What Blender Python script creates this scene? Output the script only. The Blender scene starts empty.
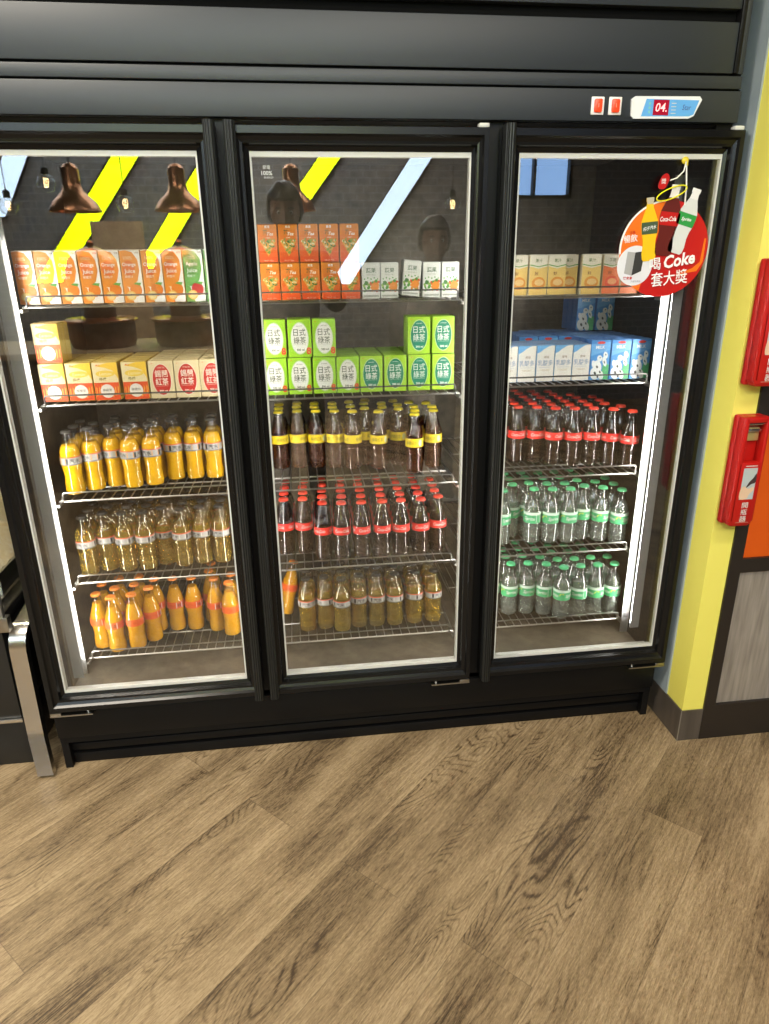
import bpy, bmesh, math, random
from mathutils import Vector, Matrix
R = math.radians
random.seed(7)
SC = bpy.context.scene
COL = SC.collection
PI = math.pi

# ------------------------------------------------------------------ materials
MATS = {}
def mat(name, col=(.5, .5, .5), rough=.5, metal=0., spec=.5, emit=None, estr=0., coat=0.):
    if name in MATS: return MATS[name]
    m = bpy.data.materials.new(name); m.use_nodes = True
    b = m.node_tree.nodes['Principled BSDF']
    b.inputs['Base Color'].default_value = (*col, 1)
    b.inputs['Roughness'].default_value = rough
    b.inputs['Metallic'].default_value = metal
    b.inputs['Specular IOR Level'].default_value = spec
    b.inputs['Coat Weight'].default_value = coat
    if emit:
        b.inputs['Emission Color'].default_value = (*emit, 1)
        b.inputs['Emission Strength'].default_value = estr
    MATS[name] = m
    return m

def nodes(m): return m.node_tree.nodes, m.node_tree.links
def blank(name):
    m = bpy.data.materials.new(name); m.use_nodes = True
    m.node_tree.nodes.clear(); MATS[name] = m
    return m, m.node_tree.nodes, m.node_tree.links

def clear_mat(name, tint=(1, 1, 1), edge=(.6, .6, .6), base=.02, scale=1., rough=.02, refr=0., ior=1.33):
    """thin clear glass or liquid: see-through with fresnel gloss; walls seen edge-on absorb more"""
    m, N, L = blank(name)
    out = N.new('ShaderNodeOutputMaterial')
    lw = N.new('ShaderNodeLayerWeight'); lw.inputs['Blend'].default_value = .35
    mixc = N.new('ShaderNodeMix'); mixc.data_type = 'RGBA'
    mixc.inputs[6].default_value = (*tint, 1); mixc.inputs[7].default_value = (*edge, 1)
    L.new(lw.outputs['Facing'], mixc.inputs[0])
    tr = N.new('ShaderNodeBsdfTransparent'); L.new(mixc.outputs[2], tr.inputs['Color'])
    src = tr.outputs[0]
    if refr:
        rf = N.new('ShaderNodeBsdfRefraction'); rf.inputs['IOR'].default_value = ior
        rf.inputs['Roughness'].default_value = 0.03
        L.new(mixc.outputs[2], rf.inputs['Color'])
        mr = N.new('ShaderNodeMixShader'); mr.inputs[0].default_value = refr
        L.new(tr.outputs[0], mr.inputs[1]); L.new(rf.outputs[0], mr.inputs[2]); src = mr.outputs[0]
    gl = N.new('ShaderNodeBsdfGlossy'); gl.inputs['Roughness'].default_value = rough
    fr = N.new('ShaderNodeFresnel')
    ge = N.new('ShaderNodeNewGeometry'); io = N.new('ShaderNodeMath'); io.operation = 'MULTIPLY_ADD'   # same reflectance from inside the wall
    io.inputs[1].default_value = 1 / 1.5 - 1.5; io.inputs[2].default_value = 1.5
    L.new(ge.outputs['Backfacing'], io.inputs[0]); L.new(io.outputs[0], fr.inputs['IOR'])
    ma = N.new('ShaderNodeMath'); ma.operation = 'MULTIPLY_ADD'
    ma.inputs[1].default_value = scale; ma.inputs[2].default_value = base; ma.use_clamp = True
    L.new(fr.outputs[0], ma.inputs[0])
    mx = N.new('ShaderNodeMixShader'); L.new(ma.outputs[0], mx.inputs[0])
    L.new(src, mx.inputs[1]); L.new(gl.outputs[0], mx.inputs[2])
    L.new(mx.outputs[0], out.inputs['Surface'])
    return m

def noise_bump(m, scale=200., strength=.15, dist=.001, stretch=(1, 1, 1)):
    N, L = nodes(m); b = N['Principled BSDF']
    tc = N.new('ShaderNodeTexCoord'); mp = N.new('ShaderNodeMapping'); mp.inputs['Scale'].default_value = stretch
    nz = N.new('ShaderNodeTexNoise'); nz.inputs['Scale'].default_value = scale
    bp = N.new('ShaderNodeBump'); bp.inputs['Strength'].default_value = strength; bp.inputs['Distance'].default_value = dist
    L.new(tc.outputs['Object'], mp.inputs[0]); L.new(mp.outputs[0], nz.inputs['Vector'])
    L.new(nz.outputs['Fac'], bp.inputs['Height']); L.new(bp.outputs[0], b.inputs['Normal'])
    return m

def noise_color(m, a, b_, scale=8., stretch=(1, 1, 1), detail=6.):
    N, L = nodes(m); b = N['Principled BSDF']
    tc = N.new('ShaderNodeTexCoord'); mp = N.new('ShaderNodeMapping'); mp.inputs['Scale'].default_value = stretch
    nz = N.new('ShaderNodeTexNoise'); nz.inputs['Scale'].default_value = scale; nz.inputs['Detail'].default_value = detail
    cr = N.new('ShaderNodeValToRGB')
    cr.color_ramp.elements[0].position = .3; cr.color_ramp.elements[1].position = .7
    cr.color_ramp.elements[0].color = (*a, 1); cr.color_ramp.elements[1].color = (*b_, 1)
    L.new(tc.outputs['Object'], mp.inputs[0]); L.new(mp.outputs[0], nz.inputs['Vector'])
    L.new(nz.outputs['Fac'], cr.inputs[0]); L.new(cr.outputs[0], b.inputs['Base Color'])
    return m

# ------------------------------------------------------------------ mesh builder
class MB:
    def __init__(s): s.v = []; s.f = []; s.mi = []; s.sm = []; s.slots = []
    def slot(s, m):
        if m not in s.slots: s.slots.append(m)
        return s.slots.index(m)
    def add(s, vs, fs, m, smooth=False):
        o = len(s.v); k = s.slot(m)
        s.v += [tuple(p) for p in vs]
        for f in fs: s.f.append(tuple(i + o for i in f)); s.mi.append(k); s.sm.append(smooth)
        return s
    def box(s, x0, x1, y0, y1, z0, z1, m, bev=0., seg=2):
        bm = bmesh.new()
        r = bmesh.ops.create_cube(bm, size=1)
        for v in bm.verts:
            v.co = Vector((x0 + (v.co.x + .5) * (x1 - x0), y0 + (v.co.y + .5) * (y1 - y0), z0 + (v.co.z + .5) * (z1 - z0)))
        if bev: bmesh.ops.bevel(bm, geom=bm.edges[:], offset=bev, segments=seg, affect='EDGES', profile=.5)
        if not bev: return s.bm(bm, m)
        bm.normal_update(); k0 = len(s.f)
        flat = [max(abs(c) for c in f.normal) > .999 for f in bm.faces]
        s.bm(bm, m, True)
        for i, fl in enumerate(flat):
            if fl: s.sm[k0 + i] = False
        return s
    def bm(s, bm, m, smooth=False):
        bm.verts.index_update()
        s.add([v.co for v in bm.verts], [[v.index for v in f.verts] for f in bm.faces], m, smooth); bm.free(); return s
    def lathe(s, prof, m, n=24, c=(0, 0, 0), smooth=True, flute=None):
        vs = []; fs = []
        for r, z in prof:
            for i in range(n):
                a = 2 * PI * i / n; rr = r
                vs.append((c[0] + rr * math.cos(a), c[1] + rr * math.sin(a), c[2] + z))
        for j in range(len(prof) - 1):
            for i in range(n):
                fs.append((j * n + i, j * n + (i + 1) % n, (j + 1) * n + (i + 1) % n, (j + 1) * n + i))
        if prof[0][0] > 1e-5: fs.append(tuple(range(n))[::-1])
        if prof[-1][0] > 1e-5: fs.append(tuple((len(prof) - 1) * n + i for i in range(n)))
        return s.add(vs, fs, m, smooth)
    def tube(s, pts, r, m, n=6, closed=False):
        pts = [Vector(p) for p in pts]; k = len(pts); vs = []; fs = []; prev = None
        for i, p in enumerate(pts):
            if closed: t = (pts[(i + 1) % k] - pts[i - 1])
            else: t = pts[min(i + 1, k - 1)] - pts[max(i - 1, 0)]
            t.normalize()
            if prev is None:
                u = t.orthogonal().normalized()
            else:
                u = (prev - t * prev.dot(t)).normalized()
            prev = u; w = t.cross(u)
            for j in range(n):
                a = 2 * PI * j / n; vs.append(p + (u * math.cos(a) + w * math.sin(a)) * r)
        for i in range(k if closed else k - 1):
            for j in range(n):
                b = ((i + 1) % k) * n
                fs.append((i * n + j, i * n + (j + 1) % n, b + (j + 1) % n, b + j))
        if not closed: fs += [tuple(range(n))[::-1], tuple((k - 1) * n + j for j in range(n))]
        return s.add(vs, fs, m, True)
    def sweep(s, pts, sec, m, up=(0, 0, 1), smooth=False):
        """sweep a rectangle sec=(w,h) along pts in a vertical plane"""
        pts = [Vector(p) for p in pts]; vs = []; fs = []; k = len(pts); side = Vector(up)
        for i, p in enumerate(pts):
            t = (pts[min(i + 1, k - 1)] - pts[max(i - 1, 0)]).normalized()
            w = side; h = t.cross(w).normalized()
            for a, b in ((-1, -1), (1, -1), (1, 1), (-1, 1)): vs.append(p + w * a * sec[0] / 2 + h * b * sec[1] / 2)
        for i in range(k - 1):
            for j in range(4): fs.append((i * 4 + j, i * 4 + (j + 1) % 4, i * 4 + 4 + (j + 1) % 4, i * 4 + 4 + j))
        fs += [(3, 2, 1, 0), tuple((k - 1) * 4 + j for j in range(4))]
        return s.add(vs, fs, m, smooth)
    def prism(s, poly, y0, y1, m, m2=None):
        """polygon in x,z (counter-clockwise seen from -y) from y0 (front) to y1"""
        n = len(poly)
        s.add([(x, y0, z) for x, z in poly] + [(x, y1, z) for x, z in poly],
              [tuple(range(n)), tuple(range(n, 2 * n))[::-1]], m)
        s.add([(x, y0, z) for x, z in poly] + [(x, y1, z) for x, z in poly],
              [(i, n + i, n + (i + 1) % n, (i + 1) % n) for i in range(n)], m2 or m); return s
    def flat(s, poly, y, m):
        return s.add([(x, y, z) for x, z in poly], [tuple(range(len(poly)))], m)
    def ell(s, cx, cz, rx, rz, y, m, n=28, rot=0):
        c, q = math.cos(rot), math.sin(rot); P = []
        for i in range(n):
            a = 2 * PI * i / n; ex, ez = rx * math.cos(a), rz * math.sin(a)
            P.append((cx + ex * c - ez * q, cz + ex * q + ez * c))
        return s.flat(P, y, m)
    def rect(s, x0, x1, z0, z1, y, m): return s.flat([(x0, z0), (x1, z0), (x1, z1), (x0, z1)], y, m)
    def text(s, body, cx, cz, h, y, m, wmax=None, shear=0., rot=0., bold=.0, stretch=1.):
        vs, fs = glyphs(body, shear, bold)
        if not vs: return s
        x0 = min(v[0] for v in vs); x1 = max(v[0] for v in vs); z0 = min(v[1] for v in vs); z1 = max(v[1] for v in vs)
        k = h / (z1 - z0); kx = k * stretch
        if wmax and (x1 - x0) * kx > wmax: kx = wmax / (x1 - x0)
        c, q = math.cos(rot), math.sin(rot); P = []
        for v in vs:
            a = (v[0] - (x0 + x1) / 2) * kx; b = (v[1] - (z0 + z1) / 2) * k
            P.append((cx + a * c - b * q, y, cz + a * q + b * c))
        return s.add(P, fs, m)
    def wrap(s, start, r):
        """bend everything added since vertex `start` (drawn flat at y=-offset) round a z-axis cylinder"""
        for i in range(start, len(s.v)):
            x, y, z = s.v[i]; a = x / r; rr = r - y
            s.v[i] = (rr * math.sin(a), -rr * math.cos(a), z)
        return s
    def mesh(s, name):
        me = bpy.data.meshes.new(name); me.from_pydata(s.v, [], s.f)
        for m in s.slots: me.materials.append(m)
        me.polygons.foreach_set('material_index', s.mi); me.polygons.foreach_set('use_smooth', s.sm)
        me.update(); return me
    def build(s, name, parent=None, loc=None):
        me = s.mesh(name)
        if any(s.sm) and hasattr(me, 'set_sharp_from_angle'): me.set_sharp_from_angle(angle=R(40))
        o = bpy.data.objects.new(name, me); COL.objects.link(o)
        if parent: o.parent = parent
        if loc: o.location = loc
        return o

_G = {}
def glyphs(body, shear=0., bold=0.):
    key = (body, shear, bold)
    if key in _G: return _G[key]
    c = bpy.data.curves.new('lettering', 'FONT'); c.body = body; c.size = 1; c.shear = shear
    c.resolution_u = 2; c.fill_mode = 'FRONT'; c.align_x = 'CENTER'; c.space_line = .95; c.offset = bold
    o = bpy.data.objects.new('lettering', c); COL.objects.link(o)
    bpy.context.view_layer.update()
    dg = bpy.context.evaluated_depsgraph_get(); ev = o.evaluated_get(dg); me = ev.to_mesh()
    vs = [(v.co.x, v.co.y) for v in me.vertices]; fs = []
    for p in me.polygons:
        q = list(p.vertices)
        if p.normal.z < 0: q.reverse()
        fs.append(tuple(q))
    ev.to_mesh_clear(); bpy.data.objects.remove(o); bpy.data.curves.remove(c)
    _G[key] = (vs, fs); return _G[key]

def tag(o, label=None, cat=None, group=None, kind=None):
    if label: o['label'] = label
    if cat: o['category'] = cat
    if group: o['group'] = group
    if kind: o['kind'] = kind
    return o
def empty(name, loc=(0, 0, 0), rz=0.):
    o = bpy.data.objects.new(name, None); COL.objects.link(o); o.location = loc; o.rotation_euler = (0, 0, rz)
    o.empty_display_size = .05; return o
def copy_tree(o, parent=None):
    c = o.copy(); COL.objects.link(c)
    if parent: c.parent = parent
    for ch in [x for x in o.children]: copy_tree(ch, c)
    return c
def structure(o): o['kind'] = 'structure'; return o

# ------------------------------------------------------------------ palette
BLACK = noise_bump(mat('black powder coat', (.005, .005, .0053), .42, 0, .22), 900, .12, .0006)
HEADER = noise_bump(mat('black header steel', (.018, .0235, .030), .5, 0, .6), 900, .15, .0006)
FRAME = mat('black door plastic', (.006, .006, .006), .24, 0, .3)
GROOVE = mat('dark gap', (.003, .003, .003), .8, 0, .1)
LINER = noise_color(mat('cooler liner', (.12, .1, .075), .4, .3, .4), (.09, .074, .052), (.145, .12, .085), 30)
ALU = noise_bump(mat('brushed aluminium', (.5, .5, .49), .35, .9), 60, .1, .001, (1, 1, .05))
STEEL = mat('stainless steel', (.62, .6, .56), .25, 1.)
CHROME = mat('chrome wire', (.42, .41, .38), .32, 1.)
DARKWIRE = mat('dark rail lacquer', (.09, .085, .08), .35, .6)
GASKET = mat('pale gasket', (.64, .64, .60), .5)
WHITE = mat('white print', (.68, .67, .63), .45)
LED = mat('led tube glow', (1, 1, 1), .4, emit=(1, .98, .93), estr=62)

# ribbed texture on the pull rails
RIB = mat('ribbed handle plastic', (.014, .0155, .015), .4, 0, .4)
def ribs(m):
    N, L = nodes(m); b = N['Principled BSDF']
    tc = N.new('ShaderNodeTexCoord'); w = N.new('ShaderNodeTexWave'); w.bands_direction = 'X'
    w.inputs['Scale'].default_value = 55; w.inputs['Distortion'].default_value = 1.5
    bp = N.new('ShaderNodeBump'); bp.inputs['Strength'].default_value = .5; bp.inputs['Distance'].default_value = .002
    L.new(tc.outputs['Object'], w.inputs[0]); L.new(w.outputs['Fac'], bp.inputs['Height']); L.new(bp.outputs[0], b.inputs['Normal'])
ribs(RIB)

# door glass: clear pane with a coated, mirror-like sheen
PANE = clear_mat('door glass', (.93, .93, .92), (.85, .86, .85), base=.045, scale=1., rough=.004)
BGLASS = clear_mat('bottle glass', (.99, .99, .985), (.86, .87, .86), base=.015, scale=1.6, rough=.05)
BGLASSG = clear_mat('clear soda bottle glass', (.985, .99, .985), (.72, .78, .73), base=.05, scale=1.6, rough=.03)
LIME = clear_mat('clear soda liquid', (.96, .975, .96), (.68, .74, .69), base=.02, scale=.6, refr=.5)
APPLE = clear_mat('golden soda liquid', (.98, .82, .36), (.86, .6, .14), base=.02, scale=.6, refr=.45)
def juice_mat(name, c, tr=.5):
    m, N, L = blank(name); out = N.new('ShaderNodeOutputMaterial')
    d = N.new('ShaderNodeBsdfDiffuse'); t = N.new('ShaderNodeBsdfTranslucent'); g = N.new('ShaderNodeBsdfGlossy'); g.inputs['Roughness'].default_value = .15
    for q in (d, t): q.inputs['Color'].default_value = (*c, 1)
    a = N.new('ShaderNodeMixShader'); a.inputs[0].default_value = tr; L.new(d.outputs[0], a.inputs[1]); L.new(t.outputs[0], a.inputs[2])
    f = N.new('ShaderNodeFresnel'); f.inputs['IOR'].default_value = 1.33
    b = N.new('ShaderNodeMixShader'); L.new(f.outputs[0], b.inputs[0]); L.new(a.outputs[0], b.inputs[1]); L.new(g.outputs[0], b.inputs[2])
    L.new(b.outputs[0], out.inputs['Surface']); return m
def scatter_tint(m, c, fac):
    """diffuse tint for a see-through drink; in clear soda it imitates scattered light"""
    N, L = nodes(m); out = [n for n in N if n.type == 'OUTPUT_MATERIAL'][0]; src = out.inputs['Surface'].links[0].from_socket
    d = N.new('ShaderNodeBsdfDiffuse'); t = N.new('ShaderNodeBsdfTranslucent')
    for q in (d, t): q.inputs['Color'].default_value = (*c, 1)
    a = N.new('ShaderNodeMixShader'); a.inputs[0].default_value = .22; L.new(d.outputs[0], a.inputs[1]); L.new(t.outputs[0], a.inputs[2])
    x = N.new('ShaderNodeMixShader'); x.inputs[0].default_value = fac; L.new(src, x.inputs[1]); L.new(a.outputs[0], x.inputs[2]); L.new(x.outputs[0], out.inputs['Surface'])
ORANGE = juice_mat('orange soda liquid', (.95, .51, .008), .15); ORANGE2 = juice_mat('amber orange soda liquid', (.86, .40, .006), .15)
scatter_tint(APPLE, (1, .72, .08), .15)
scatter_tint(LIME, (.9, .97, .88), .2)  # pale tint stands in for light scattered inside the clear soda
COLA = clear_mat('cola liquid', (.16, .05, .015), (.04, .012, .004), base=.01, scale=.8)
scatter_tint(COLA, (.07, .025, .009), .32)
TEA = clear_mat('brown tea liquid', (.34, .1, .03), (.1, .022, .006), base=.01, scale=.8)
scatter_tint(TEA, (.22, .058, .01), .3)

# ------------------------------------------------------------------ setting
def floor_mat():
    m = mat('oak vinyl plank', (.3, .2, .1), .42, 0, .35)
    N, L = nodes(m); b = N['Principled BSDF']
    tc = N.new('ShaderNodeTexCoord'); sx = N.new('ShaderNodeSeparateXYZ'); L.new(tc.outputs['Object'], sx.inputs[0])
    def M(op, a, c=None, d=None, cl=False):
        n = N.new('ShaderNodeMath'); n.operation = op; n.use_clamp = cl
        for i, q in enumerate((a, c, d)):
            if q is None: continue
            if isinstance(q, (int, float)): n.inputs[i].default_value = q
            else: L.new(q, n.inputs[i])
        return n.outputs[0]
    k = 1 / math.sqrt(2)
    s = M('MULTIPLY', M('ADD', sx.outputs[0], sx.outputs[1]), k)
    t = M('MULTIPLY', M('SUBTRACT', sx.outputs[0], sx.outputs[1]), k)
    RW, PL = .1725, 1.24
    tv = M('ADD', t, -.487 + RW * 41)
    rowf = M('DIVIDE', tv, RW); row = M('FLOOR', rowf)
    odd = M('MODULO', row, 2.)
    su = M('ADD', M('ADD', s, -.22 + PL * 10), M('MULTIPLY', M('SUBTRACT', 1., odd), PL / 2))
    colf = M('DIVIDE', su, PL); ci = M('FLOOR', colf)
    cv = N.new('ShaderNodeCombineXYZ'); L.new(row, cv.inputs[0]); L.new(ci, cv.inputs[1])
    wn = N.new('ShaderNodeTexWhiteNoise'); L.new(cv.outputs[0], wn.inputs['Vector']); rnd = wn.outputs['Value']
    def vec(a, c, d):
        q = N.new('ShaderNodeCombineXYZ')
        for i, z in enumerate((a, c, d)): L.new(z, q.inputs[i])
        return q.outputs[0]
    rz = M('MULTIPLY', rnd, 40.)
    def noise(v, detail, rough=.55, dist=0.):
        n = N.new('ShaderNodeTexNoise'); n.inputs['Scale'].default_value = 1; n.inputs['Detail'].default_value = detail
        n.inputs['Roughness'].default_value = rough; n.inputs['Distortion'].default_value = dist
        L.new(v, n.inputs['Vector']); return n.outputs['Fac']
    cloud = noise(vec(M('MULTIPLY', s, 1.9), M('MULTIPLY', t, 9.), rz), 4)
    fine = noise(vec(M('MULTIPLY', s, 13.), M('MULTIPLY', t, 170.), rz), 5, .65)
    pore = noise(vec(M('MULTIPLY', s, 85.), M('MULTIPLY', t, 430.), rz), 3, .7)
    swirl = noise(vec(M('MULTIPLY', s, 1.5), M('MULTIPLY', t, 8.), M('ADD', rz, 7.)), 2, .4, .4)
    rings = M('POWER', M('MULTIPLY_ADD', M('SINE', M('MULTIPLY', swirl, 210.)), .5, .5), 4.)
    gate = M('MULTIPLY_ADD', noise(vec(M('MULTIPLY', s, 1.7), M('MULTIPLY', t, 7.), M('ADD', rz, 21.)), 2), 5., -2.35, True)
    rings = M('MULTIPLY', rings, gate)
    val = M('ADD', M('MULTIPLY', cloud, 1.3), M('MULTIPLY', fine, 1.0))
    val = M('ADD', val, M('MULTIPLY', pore, .95))
    val = M('SUBTRACT', val, M('MULTIPLY', rings, .34))
    val = M('ADD', val, M('MULTIPLY_ADD', rnd, .18, -1.21))
    cr = N.new('ShaderNodeValToRGB'); e = cr.color_ramp.elements
    e[0].position = .08; e[0].color = (.055, .036, .02, 1)
    e[1].position = .85; e[1].color = (.40, .30, .175, 1)
    for p, c in ((.3, (.155, .107, .058, 1)), (.55, (.27, .195, .108, 1))):
        q = e.new(p); q.color = c
    L.new(val, cr.inputs[0])
    # plank seams
    fr = M('FRACT', rowf); fc = M('FRACT', colf)
    ds = M('MULTIPLY', M('MINIMUM', fr, M('SUBTRACT', 1., fr)), RW)
    dc = M('MULTIPLY', M('MINIMUM', fc, M('SUBTRACT', 1., fc)), PL)
    seam = M('LESS_THAN', M('MINIMUM', ds, dc), .0011)
    mx = N.new('ShaderNodeMix'); mx.data_type = 'RGBA'; mx.inputs[7].default_value = (.06, .04, .024, 1)
    L.new(M('MULTIPLY', seam, .4), mx.inputs[0]); L.new(cr.outputs[0], mx.inputs[6]); L.new(mx.outputs[2], b.inputs['Base Color'])
    bp = N.new('ShaderNodeBump'); bp.inputs['Strength'].default_value = .25; bp.inputs['Distance'].default_value = .001
    L.new(M('SUBTRACT', val, M('MULTIPLY', seam, 2.)), bp.inputs['Height']); L.new(bp.outputs[0], b.inputs['Normal'])
    return m

structure(MB().box(-5, 6, -6.4, 1.0, -.06, 0, floor_mat()).build('floor'))
WALLP = noise_bump(mat('charcoal wall paint', (.055, .055, .058), .8), 60, .1)
def brick_mat():
    m = mat('dark brick', (.05, .045, .04), .75)
    N, L = nodes(m); b = N['Principled BSDF']; tc = N.new('ShaderNodeTexCoord'); mp = N.new('ShaderNodeMapping')
    mp.inputs['Rotation'].default_value = (R(90), 0, 0)
    br = N.new('ShaderNodeTexBrick'); br.inputs['Scale'].default_value = 4
    br.inputs['Color1'].default_value = (.17, .175, .185, 1); br.inputs['Color2'].default_value = (.23, .21, .19, 1)
    br.inputs['Mortar'].default_value = (.32, .32, .32, 1)
    L.new(tc.outputs['Object'], mp.inputs[0]); L.new(mp.outputs[0], br.inputs['Vector']); L.new(br.outputs['Color'], b.inputs['Base Color'])
    return m
CEIL = mat('grey ceiling paint', (.2, .2, .2), .9)
structure(MB().box(-5, 6, -6.4, 1.0, 3.1, 3.16, CEIL).build('ceiling'))
# rear wall with a window opening high up
wb = MB(); BR = brick_mat()
wx0, wx1, wz0, wz1 = 2.78, 3.36, 1.95, 2.40
for a in ((-5, wx0, 0, 3.1), (wx1, 6, 0, 3.1), (wx0, wx1, 0, wz0), (wx0, wx1, wz1, 3.1)):
    wb.box(a[0], a[1], -5.2, -5.1, a[2], a[3], BR)
structure(wb.build('wall_rear'))
win = empty('window_1', (wx0, -5.1, wz0)); structure(win)
MB().box(0, wx1 - wx0, -.08, -.07, 0, wz1 - wz0, mat('daylight pane', (.2, .4, .8), .2, emit=(.32, .56, 1.), estr=5.5)).build('window_pane', win)
fm = MB()
for a in ((0, .03, 0, wz1 - wz0), (wx1 - wx0 - .03, wx1 - wx0, 0, wz1 - wz0), (.03, wx1 - wx0 - .03, 0, .03), (.03, wx1 - wx0 - .03, wz1 - wz0 - .03, wz1 - wz0), (.2, .225, .03, wz1 - wz0 - .03)):
    fm.box(a[0], a[1], -.06, .01, a[2], a[3], BLACK)
fm.build('window_frame', win)
structure(MB().box(-5, 6, .82, .92, 0, 3.1, WALLP).build('wall_back'))

# yellow pilaster with laminate skirting, then the framed panel wall
YEL = noise_color(mat('lime yellow paint', (.86, .79, .15), .5, 0, .4), (.84, .77, .14), (.88, .81, .16), 5)
structure(MB().box(1.803, 1.869, -.122, .82, 0, 3.1, YEL).build('wall_right'))
LAM = noise_color(mat('grey brown laminate', (.075, .06, .05), .4), (.06, .05, .042), (.1, .083, .068), 30, (1, 1, .1))
bb = MB().box(1.7985, 1.803, -.1265, .80, 0, .108, LAM).box(1.803, 1.869, -.1265, -.122, 0, .108, LAM)
bb.box(1.7982, 1.8005, -.1268, -.1245, 0, .1085, mat('skirting edge strip', (.2, .18, .15), .5))
structure(bb.build('baseboard_right'))
structure(MB().box(1.7985, 1.803, -.034, .06, .108, 1.99, noise_color(mat('blue grey strip', (.3, .36, .4), .6), (.27, .33, .37), (.34, .4, .44), 12)).build('pilaster_strip_1'))  # thin blue-grey strip along the pilaster's side face next to the cooler
BRN = mat('dark brown wall frame', (.018, .014, .012), .4)
wp = MB()
wp.box(1.869, 1.905, -.128, .82, 0, 3.1, BRN)
wp.box(1.905, 3.2, -.128, .82, 0, .122, BRN)
wp.box(1.905, 3.2, -.128, .82, .565, .607, BRN)
wp.box(1.905, 3.2, -.118, .82, .122, .565, noise_color(mat('grey wood grain laminate', (.35, .31, .27), .5), (.2, .175, .15), (.34, .3, .26), 9, (9, 1, .7), 8))
wp.box(1.905, 3.2, -.118, .82, .607, 1.06, noise_color(mat('orange laminate', (.72, .1, .004), .45), (.68, .092, .004), (.75, .11, .005), 6))
wp.box(1.905, 3.2, -.128, .82, 1.06, 3.1, BRN)
structure(wp.build('wall_panel_right'))

# ------------------------------------------------------------------ cooler
cooler = empty('glass_door_cooler', (0, 0, 0))
tag(cooler, 'black three-door upright drinks cooler with lit shelves and glass doors', 'fridge')
X0, X1 = -.045, 1.768
YB, YF = .745, .008
ca = MB()
ca.box(X0, X0 + .045, YF, YB, .09, 1.76, BLACK); ca.box(X1 - .040, X1, YF, YB, .09, 1.76, BLACK)
ca.box(X0 + .045, X1 - .04, YB - .045, YB, .09, 1.76, BLACK)
ca.box(X0 + .045, X1 - .04, YF, YB - .045, .09, .243, BLACK); ca.box(X0 + .045, X1 - .04, YF, YB - .045, 1.695, 1.76, BLACK)
for mx in (.563, 1.183): ca.box(mx - .022, mx + .022, YF, .05, .243, 1.695, BLACK)
ca.build('cabinet', cooler)
li = MB()
li.box(0, .004, .05, .70, .243, 1.695, LINER); li.box(1.729, 1.732, .05, .70, .243, 1.695, LINER)
li.box(.004, 1.729, .696, .70, .243, 1.695, LINER); li.box(.004, 1.729, .05, .696, .243, .247, LINER); li.box(.004, 1.729, .05, .696, 1.691, 1.695, LINER)
li.build('liner', cooler)
# kick area
kb = MB().box(X0, X1, -.004, YF - .001, .115, .203, BLACK, .003).box(X0, X1, YF, .03, .203, .215, GROOVE)
kb.build('bottom_fascia', cooler)
kg = MB().box(X0 + .02, X1 - .02, .048, .055, 0, .11, GROOVE)
for z0, z1 in ((.0, .034), (.044, .068), (.076, .1)): kg.box(X0 + .02, X1 - .02, .03, .047, z0, z1, BLACK, .002)
kg.build('kick_grille', cooler)
fb = MB().box(X0, X0 + .02, .01, .2, 0, .115, BLACK).box(X1 - .02, X1, .01, .2, 0, .115, BLACK).box(X0, X1, .2, YB, 0, .09, BLACK)
fb.build('base_frame', cooler)
# header
hd = MB()
HY = -.012
hd.box(X0, X1, HY, .3, 1.697, 1.762, HEADER, .002)
hd.box(X0, X1, HY + .008, .3, 1.762, 1.766, GROOVE)
hd.box(X0, X1 - .004, HY, .3, 1.766, 1.792, HEADER, .002)
hd.box(X0, X1 - .004, HY + .008, .3, 1.792, 1.796, GROOVE)
hd.build('control_fascia', cooler)
hu = MB()
hu.box(X0 - .5 + .5, X1 - .03, HY, .03, 1.797, 1.897, HEADER, .002)
hu.box(X0, X1 - .03, HY + .02, .03, 1.897, 1.922, GROOVE)
hu.box(X0, X1 - .03, HY, .03, 1.922, 2.03, HEADER, .002)
hu.box(X0, X1 - .03, HY + .01, .03, 2.03, 2.06, GROOVE)
hu.box(X1 - .03, X1 - .018, HY - .004, .35, 1.797, 2.1, BLACK, .002)
hu.box(X1 - .018, X1, HY + .006, .35, 1.797, 2.1, HEADER, .003)
hu.box(X0, X1 - .03, .03, .35, 1.797, 2.1, BLACK)
hu.box(X0, X1 - .03, HY, .03, 2.06, 2.1, HEADER, .002)
hu.build('top_panel', cooler)
# controller and rocker switches
cp = MB(); y = HY - .001
pts = [(1.498, 1.708), (1.505, 1.702), (1.64, 1.7035), (1.652, 1.709), (1.668, 1.742), (1.662, 1.749), (1.505, 1.7475), (1.496, 1.742)]
cp.prism(pts, HY - .005, HY - .0003, mat('controller white', (.82, .84, .85), .4))
cp.flat([(1.522, 1.707), (1.64, 1.708), (1.651, 1.712), (1.661, 1.741), (1.532, 1.7425)], HY - .0053, mat('controller blue', (.13, .42, .82), .35))
cpo = cp.build('controller', cooler)
cd = MB().rect(1.55, 1.588, 1.7095, 1.741, HY - .0056, mat('display red glass', (.25, .005, .02), .2, emit=(.5, .01, .03), estr=.35))
cd.text('04.', 1.5695, 1.7255, .018, HY - .006, mat('display digits', (1, .3, .3), .4, emit=(1, .35, .35), estr=1.6), wmax=.028, shear=.15, bold=.01)
cd.build('display', cpo)
ct = MB()
for i in range(4): ct.rect(1.594, 1.606, 1.713 + i * .0068, 1.7145 + i * .0068, HY - .0056, WHITE)
MB().text('Star', 1.632, 1.7262, .011, HY - .0056, mat('controller navy print', (.06, .08, .3), .5), wmax=.022, shear=.2).build('logo_print', cpo)
ct.build('scale_print', cpo)
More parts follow.
